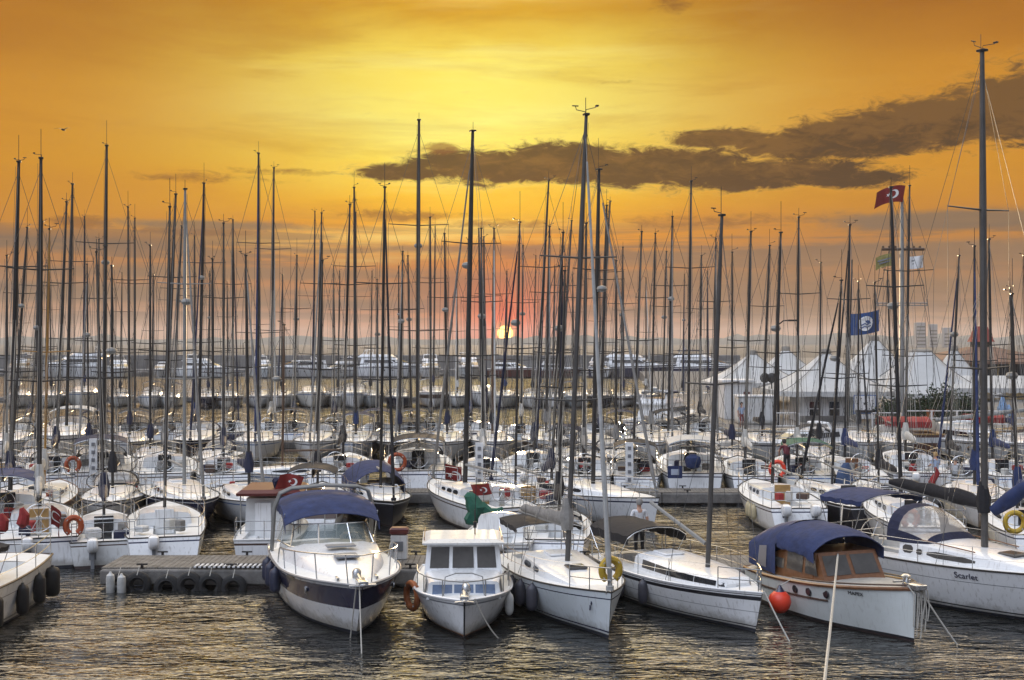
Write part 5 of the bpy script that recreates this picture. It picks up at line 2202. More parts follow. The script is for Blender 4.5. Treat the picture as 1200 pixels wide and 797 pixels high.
def sailboat(row, px, Y, d, topx=None, topy=None, hull='white', L=None, cover=None, jib=None, hood=None, bimini=None, door=None, mastm=ALU, extras=(), yaw=None, lod=1, label=None, spread=None, mast=True, look=None, mr=None):
    """px: photo column of the mast foot; Y: distance of the end nearest to us; d: 'b' bow or 's' stern towards us"""
    R = RND.random
    if L is None:
        L = 8.0
        if topy is not None:
            L = clamp((CAMH + (HOR - topy) * (Y + 4) / F) / 1.42, 7.0, 11.5)
    B = (.335 - .004 * (L - 8)) * L
    if yaw is None:
        yaw = RND.uniform(-4, 4)
    yaw += math.degrees(math.atan((600 - px) / F)) * (.8 if px < 600 else .4) * (1 if row != 'r4x' else 0)
    ang_ = D2R(yaw + (180 if d == 's' else 0))
    fbk = .125 * L + .12
    h = Hull(L, B, fbk, fbk * .80, tw=RND.uniform(.70, .84), p=RND.uniform(2.2, 2.6), tm=.42, rake=RND.uniform(.25, .6), trake=RND.uniform(.1, .5), kw=.85, kwb=.18, e=.75, sag=RND.uniform(.02, .06))
    ym = -.06 * L
    off = L / 2
    cy = Y + off * max(.35, abs(math.cos(ang_)))
    rot = Matrix.Rotation(ang_, 3, 'Z')
    my = rot @ Vector((0, ym, 0))
    MYw = cy + my.y
    X = X_at(px, MYw) - my.x
    b = empty('sailboat', (X, cy, 0), ang_)
    hm, am, sm_ = HULLS[hull]
    st0 = (.84, .89)
    if hull == 'darkband':
        st0 = (.60, .86)
    if hull in ('navy', 'black'):
        st0 = (.90, .93)
    h.build(b, [('a', .09, 1), ('f', st0[0], 0), ('f', st0[1], 2), ('f', 1.0, 0)], [hm, am, sm_], n=16 if lod else 12)
    fl = h.fs - .42
    ck = (.05, .36, B * .27, fl)
    h.deck(b, DECK, ck, n=14 if lod else 10)
    h.rail(b, ALU if hull != 'wood' else TEAK, 'toe_rail', .022, n=12)
    o, S, top, geo = coachroof(h, b, .36, RND.uniform(.76, .84), B * .33, .05 * L, .08, WHITE if hull != 'wood' else CREAM, n=8)
    for sd in (-1, 1):
        k = int(L * 1.7) % 3
        wins = ((.06, .55),) if k == 0 else ((.06, .26), (.32, .52)) if k == 1 else ((.05, .18), (.22, .36), (.41, .55))
        for u0, u1 in wins:
            side_window(S, b, GLASSD, u0, u1, .32, .70, sd, n=4)
    t0 = .36
    ya_ = h.L / 2 - t0 * h.L
    zc_ = h.zs(t0)
    dm = {'ply': DOORY, 'dark': GLASSD, 'white': WHITE, 'teak': TEAK}[door or 'dark']
    box_part('companionway_door', b, (0, ya_ + .03, zc_ + .05 * L * .28), (.62, .05, .05 * L + .42), dm, .015)
    box_part('hatch', b, tuple(top(.10) + Vector((0, 0, .01))), (.64, .7, .07), WHITE, .02)
    if mast and topy is not None:
        H = CAMH + (HOR - topy) * MYw / F
        tl = mw(b).inverted() @ Vector((X_at(topx if topx is not None else px, MYw), MYw, 0))
        mast_rig(h, b, ym, top(.34).z - .05, H, tl.x, tl.y - ym, mastm, r=mr or clamp(.0054 * H, .05, .10) * RND.uniform(.8, 1.15), spread=spread or (2 if H > 12.6 else 1), jib=COVN.get(jib), jibr=.075, boom=mastm if mastm in (SPARW, SPARB) else ALUW, boomlen=L * .36, boomz=.75,
                 cover=COVN.get(cover), gear=int(px) % 7, wr=.008 if Y < 70 else .012, covr=.17)
    pulpit(h, b, .58, .85, r=.014 if Y < 70 else .02)
    pushpit(h, b, r=.014 if Y < 70 else .02)
    guard_rails(h, b, wr=.006 if Y < 70 else .009)
    if hood:
        sprayhood(b, ya_ + .35, zc_ + .05 * L * .75, B * .36, .62, 1.15, COVN[hood])
    if bimini:
        arch_canopy(b, L / 2 - .25, L / 2 - .05 - .30 * L, B * .36, h.fs + 1.35, .22, COVN[bimini], name='bimini', frame_to=h.fs, k=4, n=8)
    if 'wheel' in extras or (d == 's' and 'tiller' not in extras and L > 8.5):
        wheel(b, (0, L / 2 - .12 * L, fl + .95), .45)
    if 'outboard' in extras:
        outboard(b, (.32, L / 2 - h.trake + .06, h.fs * .62))
    if 'outboards' in extras:
        outboard(b, (.55, L / 2 - h.trake + .06, h.fs * .7))
        outboard(b, (-.55, L / 2 - h.trake + .06, h.fs * .7))
    if 'ladder' in extras:
        ladder(b, -.25, L / 2 + .02, .2, h.fs + .7, .34, STEEL, 6)
    if 'gangway' in extras:
        g = MB()
        g.box((.3, L / 2 + .10, h.fs + .65), (.36, .07, 1.9), 0)
        for k in range(5):
            g.box((.3, L / 2 + .15, h.fs - .1 + k * .36), (.15, .04, .16), 1)
        g.build('gangway', [WHITE, GREYST], b, smooth=False)
    if 'solar' in extras:
        g = MB()
        g.box((0, L / 2 - .1, h.fs + 1.25), (1.5, .7, .04))
        g.tube([(-.6, L / 2 - .1, h.fs), (-.6, L / 2 - .1, h.fs + 1.25)], .02, 5)
        g.tube([(.6, L / 2 - .1, h.fs), (.6, L / 2 - .1, h.fs + 1.25)], .02, 5)
        g.build('solar_panel', GLASSD, b)
    if 'tarp' in extras:
        arch_canopy(b, L / 2 - .1, -.02 * L, B * .42, h.fs + .75, .55, CBLUE, name='tarpaulin', hang=.5, k=4, drop=.3, front_drop=.3)
    if 'clutter' in extras or lod == 1:
        for k in range(3):
            q = MB()
            x_, y_ = RND.uniform(-.3, .3) * B, L / 2 - RND.uniform(.12, .32) * L
            q.box((x_, y_, fl + .5 + RND.uniform(0, .25)), (RND.uniform(.2, .5), RND.uniform(.2, .5), RND.uniform(.15, .4)), 0, RND.uniform(0, 3))
            q.build('cockpit_locker', [CGREY, OFFW, CNAVY, BROWNST, CRED, CWHITE][(int(px) + k * 5) % 6], b, smooth=False)
    if look is None:
        if hood and bimini:
            extra = 'with %s sprayhood and bimini' % hood
        elif bimini:
            extra = 'with %s bimini' % bimini
        elif hood:
            extra = 'with %s sprayhood' % hood
        elif cover:
            extra = 'with %s sail cover' % cover
        elif jib:
            extra = 'with %s furled jib' % jib
        else:
            extra = 'with bare boom'
        look = '%s sailboat %s' % (HNAME[hull], extra)
    if label:
        tag(b, label, 'sailboat')
    else:
        rec(row, px, b, look, 'sailboat')
    return b, h


# behind the near pontoon -------------------------------------------------
b, h = sailboat('r2', 46, 38.6, 's', 48, 186, 'white', 8.6, cover='white', door='ply', extras=('clutter', 'outboard'), yaw=4, label='white sailboat with an orange ring buoy astern, by the pontoon left end')
Mb = mw(b)
lifebuoy(Mb @ Vector((-h.B * .36, h.L / 2 + .12, h.fs + .38)), mw(b).to_euler().z + math.pi, ORANGE, 'orange horseshoe buoy on the stern rail of the sailboat left of the pontoon', R0=.27, horseshoe=True)
for i, (dx_, dz_, c_) in enumerate(((.5, .75, CRED), (1.1, .6, CRED))):
    mb = MB()
    mb.tube([(0, 0, 0), (.08, .02, -.22), (.02, .03, -.5), (.05, 0, -.62)], [.07, .17, .20, .06], 8)
    o = mb.build('red_cloth', c_, None)
    o.location = Mb @ Vector((dx_, h.L / 2 - .05, h.fs + dz_ + .25))
    tag(o, ('smaller red cloth' if i else 'larger red cloth bundle') + ' hung on the stern rail of the ring buoy sailboat', 'cloth')
b, h = sailboat('r2', 12, 41.5, 's', 22, 190, 'white', 9.5, cover='navy', bimini='blue', mastm=ALUD, label='white sailboat with a blue bimini and dark leaning mast at the far left')
flag((X_at(60, 38.4), 38.4, 2.05), .42, .6, FLAGR, 'red flag hanging limp beside a white cloth near the left pontoon end', rz=D2R(60), drop=.5, emblem='crescent')
sailboat('r2', 193, 38.8, 's', 199, 243, 'white', 8.2, door='white', extras=('outboard', 'tiller', 'clutter'), yaw=3, label='white sailboat with a wide plain transom directly behind the tyre hung pontoon')
b, h = sailboat('r2', 1056, 40.6, 's', 1044, 220, 'white', 8.6, mastm=BLACKM, label='white sailboat with a slim black mast behind the launch')
lifebuoy(mw(b) @ Vector((.9, h.L / 2 + .12, h.fs + .36)), math.pi + mw(b).to_euler().z, ORANGE, 'orange horseshoe buoy behind the wooden cabin launch', R0=.27, horseshoe=True)
b, h = sailboat('r2', 1192, 39.5, 's', 1186, 345, 'white', 7.6, cover='blue', label='white sailboat with a blue sail cover and yellow ring at the right edge')
lifebuoy((X_at(1189, 38.9), 38.9, 1.45), 0, YELLOW, 'yellow ring lifebuoy on the stern rail at the far right edge', R0=.3)
# pilot boat with red roof
h = Hull(6.4, 2.6, 1.1, .95, tw=.86, p=2.8, rake=.4, kw=.86)
b = empty('cabin_boat', (X_at(322, 42.0), 42.0, 0), D2R(184))
b.scale = (.86,) * 3
tag(b, 'small white cabin boat with a dark red roof, behind the blue canopied cruiser', 'motor boat')
h.build(b, BANDS(), mats3(WHITE, ANTI, BROWNST))
h.deck(b, DECK, (.04, .32, .85, .4))
h.rail(b, OFFW, 'gunwale', .03)
mb = MB()
mb.loft([[(-1.0, 1.2, .8), (1.0, 1.2, .8), (1.0, -1.2, .9), (-1.0, -1.2, .9)], [(-.95, 1.15, 2.25), (.95, 1.15, 2.25), (.9, -.9, 2.25), (-.9, -.9, 2.25)]], True, True)
mb.build('wheelhouse', OFFW, b, smooth=False)
box_part('door', b, (.3, 1.24, 1.35), (.62, .05, 1.5), WHITE, .02)
box_part('door', b, (-.42, 1.23, 1.35), (.6, .04, 1.5), OFFW, .02)
for sd in (-1, 1):
    f = MB()
    f.poly([(sd * .985, .8, 1.5), (sd * .985, -.5, 1.5), (sd * .96, -.5, 2.05), (sd * .96, .8, 2.05)][::-sd])
    f.build('window', GLASSD, b, smooth=False)
mb = MB()
mb.loft([[(-1.25, 1.7, 2.4), (1.25, 1.7, 2.4), (1.2, -1.3, 2.4), (-1.2, -1.3, 2.4)], [(-1.27, 1.72, 2.5), (1.27, 1.72, 2.5), (1.22, -1.32, 2.5), (-1.22, -1.32, 2.5)], [(-1.1, 1.5, 2.62), (1.1, 1.5, 2.62), (1.05, -1.1, 2.62), (-1.05, -1.1, 2.62)]], True, True)
mb.build('roof', REDST, b, smooth=False)
for s in (-1, 1):
    tubes_part('roof_post', b, [[(s * 1.1, 1.6, .9), (s * 1.1, 1.6, 2.4)]], .03, ALUW)
pushpit(h, b, .7, .2)
mb = MB()
for k in range(7):
    mb.tube([(-.9 + .12 * k, .9 - .1 * (k % 3), 2.62), (-.85 + .12 * k, .95 - .1 * (k % 3), 2.85 + .25 * ((k * 37) % 5) / 5), (-.7 + .1 * k, 1.0, 2.75)], [.1, .14, .05], 7)
mb.build('folded_cloth', CNAVY, b)
flag(mw(b) @ Vector((-1.3, 1.5, 3.1)), .75, .5, FLAGR, 'red flag with a white crescent flying beside the red roofed cabin boat', rz=D2R(180), drop=.18, emblem='crescent', tilt=-20)
# low white cabin right of the wheelhouse boat and a dinghy
h = Hull(5.4, 2.3, .9, .8, tw=.85, p=2.6, rake=.4)
b = empty('cabin_boat', (X_at(588, 41.2), 41.2, 0), D2R(178))
tag(b, 'low white cabin boat behind the pontoon, between the wheelhouse boat and the grey sloop', 'motor boat')
h.build(b, BANDS(), mats3(WHITE, ANTIB, GREYST))
h.deck(b, DECK, (.04, .3, .8, .4))
h.rail(b, OFFW, 'gunwale', .03)
o, S, top, geo = coachroof(h, b, .3, .8, 1.0, .75, .15, WHITE)
for sd in (-1, 1):
    side_window(S, b, GLASSD, .08, .5, .4, .75, sd)
box_part('door', b, (0, .30 * 0 + h.L / 2 - .3 * h.L + .03, 1.15), (.6, .05, .75), WHITE, .02)
outboard(b, (0, h.L / 2 + .04, .6))
# service pedestal on the pontoon
o = empty('service_pedestal', (X_at(468, 37.2), 37.2, .58))
box_part('cabinet', o, (0, 0, .38), (.5, .36, .76), WALLW, .04)
box_part('hood', o, (0, 0, .86), (.56, .42, .22), REDST, .05)
box_part('panel', o, (-.02, -.19, .42), (.3, .03, .3), GREYST, .01)
tag(o, 'white service pedestal with a red hood on the nearest pontoon', 'pedestal')
o = empty('gangway', (X_at(278, 36.4), 35.9, .6))
mb = MB()
for k in range(16):
    mb.box((-1.05 + k * .14, -.05, .03), (.075, .5, .05))
mb.build('slat', WALLW, o, smooth=False)
mb = MB()
for yy_ in (-.26, .16):
    mb.tube([(-1.12, yy_, .03), (1.1, yy_, .03)], .03, 6)
mb.build('side_rail', ALU, o)
tag(o, 'narrow slatted gangway lying on the pontoon beside the cruiser', 'gangway')

# moored in front of the second pontoon -------------------------------------------------
W0 = 46.2
sailboat('r3', 52, 45.6, 's', 58, 269, 'wood', 8.2, cover='white', mastm=SPARW, label='old brown wooden sailboat with a varnished yellow mast at the left', yaw=-6)
b, h = sailboat('r3', 216, 46.0, 'b', 217, 222, 'navy', 8.6, jib='grey', yaw=14, label='navy hulled white decked sailboat with its bow towards us, behind the pontoon', mastm=ALUW)
sailboat('r3', 446, 46.6, 'b', 451, 220, 'black', 7.6, extras=('tarp',), jib='black', yaw=10, label='black hulled sailboat under a blue tarpaulin, behind the blue canopied cruiser', mastm=ALUD)
b, h = sailboat('r3', 545, 45.4, 's', 554, 154, 'brownstripe', 8.8, door='ply', yaw=22, cover=None, jib='grey', label='brown striped white sailboat with a plywood door, above the wheelhouse boat', mr=.105)
# green covered outboard between the two plywood doored boats
o = empty('covered_outboard', (X_at(557, 45.0), 45.0, .98))
mb = MB()
mb.loft([[(x_ * w_ + dx_, y_ * w_, z_) for x_, y_ in ((1, 0), (.7, .7), (0, 1), (-.7, .7), (-1, 0), (-.7, -.7), (0, -1), (.7, -.7))] for z_, w_, dx_ in ((-.5, .30, -.05), (-.3, .40, -.02), (-.05, .36, .08), (.15, .42, .06), (.35, .30, -.06), (.52, .26, -.16), (.66, .10, -.2))], True, True)
mb.tube([(.2, -.05, .1), (.55, -.1, -.1), (.85, -.05, -.05), (1.0, 0, .1)], [.26, .2, .15, .05], 7)
mb.build('cover', CGREEN, o)
tubes_part('leg', o, [[(.0, .05, -1.3), (.0, .05, -.4)]], .08, FGREY, 6)
tag(o, 'green cloth covered outboard motor between the two sailboats with plywood doors', 'outboard motor')
b, h = sailboat('r3', 604, 45.8, 's', 609, 261, 'navy', 8.0, door='ply', yaw=18, jib='navy', cover=None, label='navy hulled sailboat with a plywood door and a white cabin', extras=('tiller',))
sailboat('r3', 646, 47.2, 's', 660, 273, 'white', 7.6, cover='navy', jib='navy', yaw=-8, label='white sailboat with a navy jib and navy boom cover, right of the plywood doors')
sailboat('r3', 695, 46.6, 'b', 702, 199, 'white', 8.8, yaw=38, jib='grey', label='white sailboat seen three-quarter behind the pale grey sloop, bow to the right', mr=.09)
b, h = sailboat('r3', 905, 45.4, 's', 915, 273, 'white', 8.4, door='ply', extras=('outboards', 'tiller'), yaw=6, label='white sailboat with two white outboards and a plywood door, above the blue canopy')
for k in range(3):
    fender(b, h, .22 + .05 * k, 1, mat('fender_buff', (.52, .44, .27), .6, var=.2), 'buff fender on the twin outboard sailboat, %s' % ('nearest its stern', 'middle of three', 'nearest its bow')[k], r=.11, ln=.5)
sailboat('r3', 975, 46.2, 's', 986, 329, 'black', 8.0, door='dark', extras=('outboard',), yaw=14, jib='black', label='dark hulled white decked sailboat with its stern towards us, below the blue tarpaulin', mastm=BLACKM)
sailboat('r3', 1142, 46.5, 'b', 1142, 289, 'white', 8.0, jib='blue', yaw=-10, cover='blue', label='white sailboat with a rolled blue jib behind the big right-hand sloop')
sailboat('r3', 1030, 47.5, 's', 1025, 332, 'offwhite', 7.2, cover='black', yaw=5, label='dull white sailboat with a black boom cover right of the dark hulled one')

sailboat('r3', 132, 46.4, 'b', 131, 312, 'white', 7.6, hood='black', cover='black', label='white sailboat with a black hood, left of the navy hulled one')
sailboat('r3', 292, 46.2, 'b', 288, 300, 'bluestripe', 7.8, cover='navy', jib='grey', yaw=12, label='blue striped white sailboat half hidden behind the red roofed cabin boat')
sailboat('r3', 372, 45.8, 's', 378, 306, 'darkband', 7.6, cover='black', door='ply', bimini='black', label='dark banded sailboat with a black bimini above the blue cruiser canopy')
sailboat('r2', 655, 39.0, 's', 662, 318, 'white', 7.0, cover='black', door='white', hood='black', label='low white sailboat with a black hood just behind the pale grey sloop')
sailboat('r2', 122, 38.9, 's', 113, 296, 'offwhite', 7.0, cover='navy', extras=('tiller', 'outboard'), label='dull white sailboat with a navy boom cover right of the ring buoy one')
# moored behind the second pontoon -------------------------------------------------
Y4 = 56.0
r4 = [
    (8, None, 300, 'white', dict(cover='white', door='ply')),
    (66, 78, 237, 'white', dict(hood='navy', cover='navy')),
    (121, 125, 171, 'white', dict(hood='black', bimini='navy', extras=('wheel', 'gangway'), jib='grey')),
    (193, 206, 228, 'offwhite', dict(jib='grey', cover='grey')),
    (262, 262, 262, 'white', dict(cover='navy', jib='grey')),
    (402, 410, 240, 'white', dict(cover='black', mastm=ALUD)),
    (489, 491, 141, 'white', dict(hood='black', bimini='black', extras=('wheel',), mr=.10, L=10.5)),
    (566, 564, 268, 'white', dict(cover='white', extras=('gangway',))),
    (626, 643, 212, 'white', dict(jib='navy', cover='navy', extras=('outboard',))),
    (684, 687, 262, 'offwhite', dict(cover='grey')),
    (742, 752, 272, 'white', dict(hood='black', bimini='black', extras=('gangway', 'wheel'))),
    (806, 810, 213, 'white', dict(extras=('wheel', 'solar'), bimini='white')),
    (873, 880, 272, 'white', dict(cover='white', extras=('ladder',))),
    (934, 936, 255, 'cream', dict(bimini='green', cover='white')),
    (990, 996, 264, 'white', dict(cover='blue', door='teak', jib='black', mastm=BLACKM)),
    (1061, 1066, 218, 'white', dict(cover='white', extras=('ladder', 'outboard'))),
    (1112, 1124, 300, 'white', dict(cover='black', jib='blue', extras=('wheel',))),
    (1163, 1159, 281, 'bluestripe', dict(cover='blue', jib='grey')),
    (1204, 1200, 300, 'white', dict(cover='blue', hood='blue')),
]
P4B = {}
for (px, tx, ty, hl, kw) in r4:
    kw = dict(kw)
    bb, hh = sailboat('r4', px, Y4 + RND.uniform(0, .6), 's', tx, ty, hl, kw.pop('L', clamp((CAMH + (HOR - ty) * 60 / F) / 1.5, 7.5, 10)), **kw)
    P4B[px] = (bb, hh)
bb, hh = P4B[121]
lifebuoy(mw(bb) @ Vector((hh.B * .36, hh.L / 2 + .1, hh.fs + .42)), math.pi + mw(bb).to_euler().z, ORANGE, 'orange ring buoy on the stern of the sailboat with black hood, at the left', R0=.33, horseshoe=True)
bb, hh = P4B[489]
lifebuoy(mw(bb) @ Vector((hh.B * .30, hh.L / 2 + .1, hh.fs + .48)), math.pi + mw(bb).to_euler().z, ORANGE, 'orange ring buoy on the stern rail under the big black bimini', R0=.36)
bb, hh = P4B[873]
lifebuoy(mw(bb) @ Vector((-hh.B * .34, hh.L / 2 + .12, hh.fs + .40)), math.pi + mw(bb).to_euler().z, BUOYRED, 'red ring buoy on the sailboat with a boarding ladder near the maroon shirted man', R0=.36, horseshoe=True)
flag((X_at(541, 55.4), 55.4, H_at(547, 55.4)), .75, .95, FLAGR, 'red flag with crescent hanging at the stern right of the black bimini boat', drop=-.16, emblem='crescent', rz=math.pi)
flag((X_at(572, 45.2), 45.2, H_at(566, 45.2)), .62, .42, FLAGR, 'small red crescent flag between the plywood doored sailboats', drop=-.18, emblem='crescent', rz=math.pi, tilt=20)
o = empty('banner', (X_at(791, 55.6), 55.6, H_at(546, 55.6)))
box_part('cloth', o, (0, 0, -.28), (.66, .03, .56), CBLUE, .008)
box_part('pale_panel', o, (0, -.02, -.28), (.36, .02, .26), mat('pale_blue_print', (.4, .45, .55), .8), .004)
tag(o, 'blue square banner with a pale printed panel at a stern rail', 'banner')
mb = MB()
mb.lathe([(.05, -.35), (.3, -.25), (.38, 0), (.34, .2), (.1, .34)], (0, 0, 0), 'z', 12)
o = mb.build('bagged_outboard', CBLUE, None)
o.location = (X_at(812, 56), 56, H_at(541, 56))
tag(o, 'bright blue bag over an outboard on the stern rail beside the blue banner', 'outboard motor')
mb = MB()
mb.loft([[(x_ * w_ + dx_, y_ * w_ * .5, z_) for x_, y_ in ((1, 0), (.7, .7), (0, 1), (-.7, .7), (-1, 0), (-.7, -.7), (0, -1), (.7, -.7))] for z_, w_, dx_ in ((-.75, .2, .25), (-.55, .48, .12), (-.1, .5, -.05), (.4, .34, -.12), (.8, .12, -.05))], True, True)
o = mb.build('tarpaulin', mat('canvas_slate_blue', (.06, .10, .2), .85, var=.25, scale=3, bump=.6, bscale=5), None)
o.location = (X_at(993, 55.7), 55.7, H_at(563, 55.7))
tag(o, 'slate blue tarpaulin wrapped over gear at a stern, right of the plank gangway', 'tarpaulin')
# small boat lying along the pontoon
sailboat('r4x', 331, 57.4, 'b', 333, 381, 'bluestripe', 7.4, yaw=-80, mastm=SPARB, label='small white sailboat lying sideways with a short brown mast', cover=None)

for px, tx, ty, hl, kw in ((44, 44, 296, 'white', dict(hood='black', cover='black')), (104, 102, 310, 'navy', dict(cover='navy', jib='grey')), (176, 176, 288, 'white', dict(bimini='black', cover='navy')),
                           (250, 249, 304, 'offwhite', dict(hood='navy')), (655, 657, 300, 'white', dict(bimini='navy', cover='black')), (722, 722, 306, 'black', dict(hood='black', cover='grey')), (858, 858, 296, 'white', dict(cover='navy', hood='black')), (960, 962, 308, 'darkband', dict(bimini='black', cover='black'))):
    sailboat('r45', px, 64.6 + RND.uniform(-.5, .8), 'b', tx, ty, hl, 7.0, lod=0, yaw=RND.uniform(-12, 12), **kw)
# moored in front of the third pontoon -------------------------------------------------
r5 = [
    (16, 32, 267, 'white', dict(hood='black')),
    (78, 85, 216, 'white', dict(hood='navy', bimini='white', L=11.5)),
    (152, 150, 243, 'white', dict(cover='navy', extras=('solar',))),
    (233, 239, 215, 'navy', dict(jib='navy', hood='navy', mastm=ALUD)),
    (302, 303, 180, 'bluestripe', dict(cover='blue', jib='blue')),
    (371, 377, 250, 'white', dict(hood='black', jib='grey')),
    (417, 415, 220, 'bluestripe', dict(bimini='navy', cover='blue')),
    (468, 472, 295, 'black', dict(cover='navy', jib='grey')),
    (524, 521, 274, 'white', dict(cover='navy')),
    (577, 579, 268, 'white', dict(cover='black', mastm=SPARB, jib='white')),
    (640, 644, 266, 'darkband', dict(jib='grey', cover='grey')),
    (704, 711, 241, 'white', dict(cover='navy')),
    (763, 725, 274, 'white', dict(hood='navy', cover='grey')),
    (783, 788, 254, 'white', dict(jib='grey', hood=None)),
    (836, 839, 280, 'white', dict(cover='white', jib='grey')),
    (893, 902, 288, 'offwhite', dict(cover='black')),
    (1006, 1006, 330, 'white', dict(jib='black', cover='black')),
    (1046, 1040, 318, 'white', dict(hood='white')),
    (1188, 1184, 338, 'white', dict(cover='blue')),
]
for i, (px, tx, ty, hl, kw) in enumerate(r5):
    kw = dict(kw)
    if px == 763:
        tx = 768
    sailboat('r5', px, 71.8 + RND.uniform(-.5, .9), 'b', tx, ty, hl, kw.pop('L', RND.uniform(7.8, 9.6)), lod=0, **kw)

# moored behind the third pontoon -------------------------------------------------
r6 = [(36, 50, 260), (115, 116, 281), (158, 158, 256), (202, 213, 265), (228, 228, 277), (273, 273, 258), (318, 321, 197), (345, 348, 300), (392, 391, 312), (443, 442, 328), (482, 478, 300), (505, 504, 255), (551, 549, 281), (568, 567, 278), (611, 613, 288),
      (655, 670, 259), (700, 715, 236), (727, 730, 290), (776, 781, 295), (820, 822, 300), (850, 858, 318)]
LK = [dict(cover='navy', hood='black'), dict(hood='black', cover='black'), dict(cover='white', jib='white'), dict(bimini='navy', cover='black'), dict(cover='blue', jib='navy'), dict(cover='navy', bimini='black'), dict(hood='navy', bimini='black'), dict(cover='black', jib='navy')]
HL = ['white', 'offwhite', 'navy', 'white', 'bluestripe', 'darkband', 'cream', 'pale']
for i, (px, tx, ty) in enumerate(r6):
    if px > 820:
        continue
    sailboat('r6', px, 82.4 + RND.uniform(0, .6), 's', tx, ty, HL[(i * 5 + 1) % 8], RND.uniform(7.8, 9.2), lod=0, **LK[(i * 3) % 8])

# far row -------------------------------------------------
r7 = [(22, 20, 305), (60, 58, 318), (99, 99, 254), (141, 143, 320), (178, 180, 322), (199, 199, 300), (244, 246, 318), (267, 266, 330), (304, 304, 307), (330, 331, 322), (367, 369, 248), (396, 398, 318), (415, 417, 249), (434, 436, 318), (468, 467, 312), (508, 510, 266), (536, 535, 322), (564, 561, 268), (592, 594, 318),
      (624, 628, 300), (648, 650, 312), (672, 671, 322), (703, 703, 300), (731, 730, 318), (757, 757, 326), (800, 802, 322), (829, 829, 318)]
for i, (px, tx, ty) in enumerate(r7):
    sailboat('r7', px, 130 + RND.uniform(-1, 3), 'b', tx, ty, HL[(i * 3) % 8], clamp((CAMH + (HOR - ty) * 136 / F) / 1.5, 8.5, 12.5) if ty < 290 else RND.uniform(8.2, 10.0), lod=0, mastm=ALUD if i % 3 else ALU, spread=1 + i % 2, **LK[(i * 5 + 2) % 8])


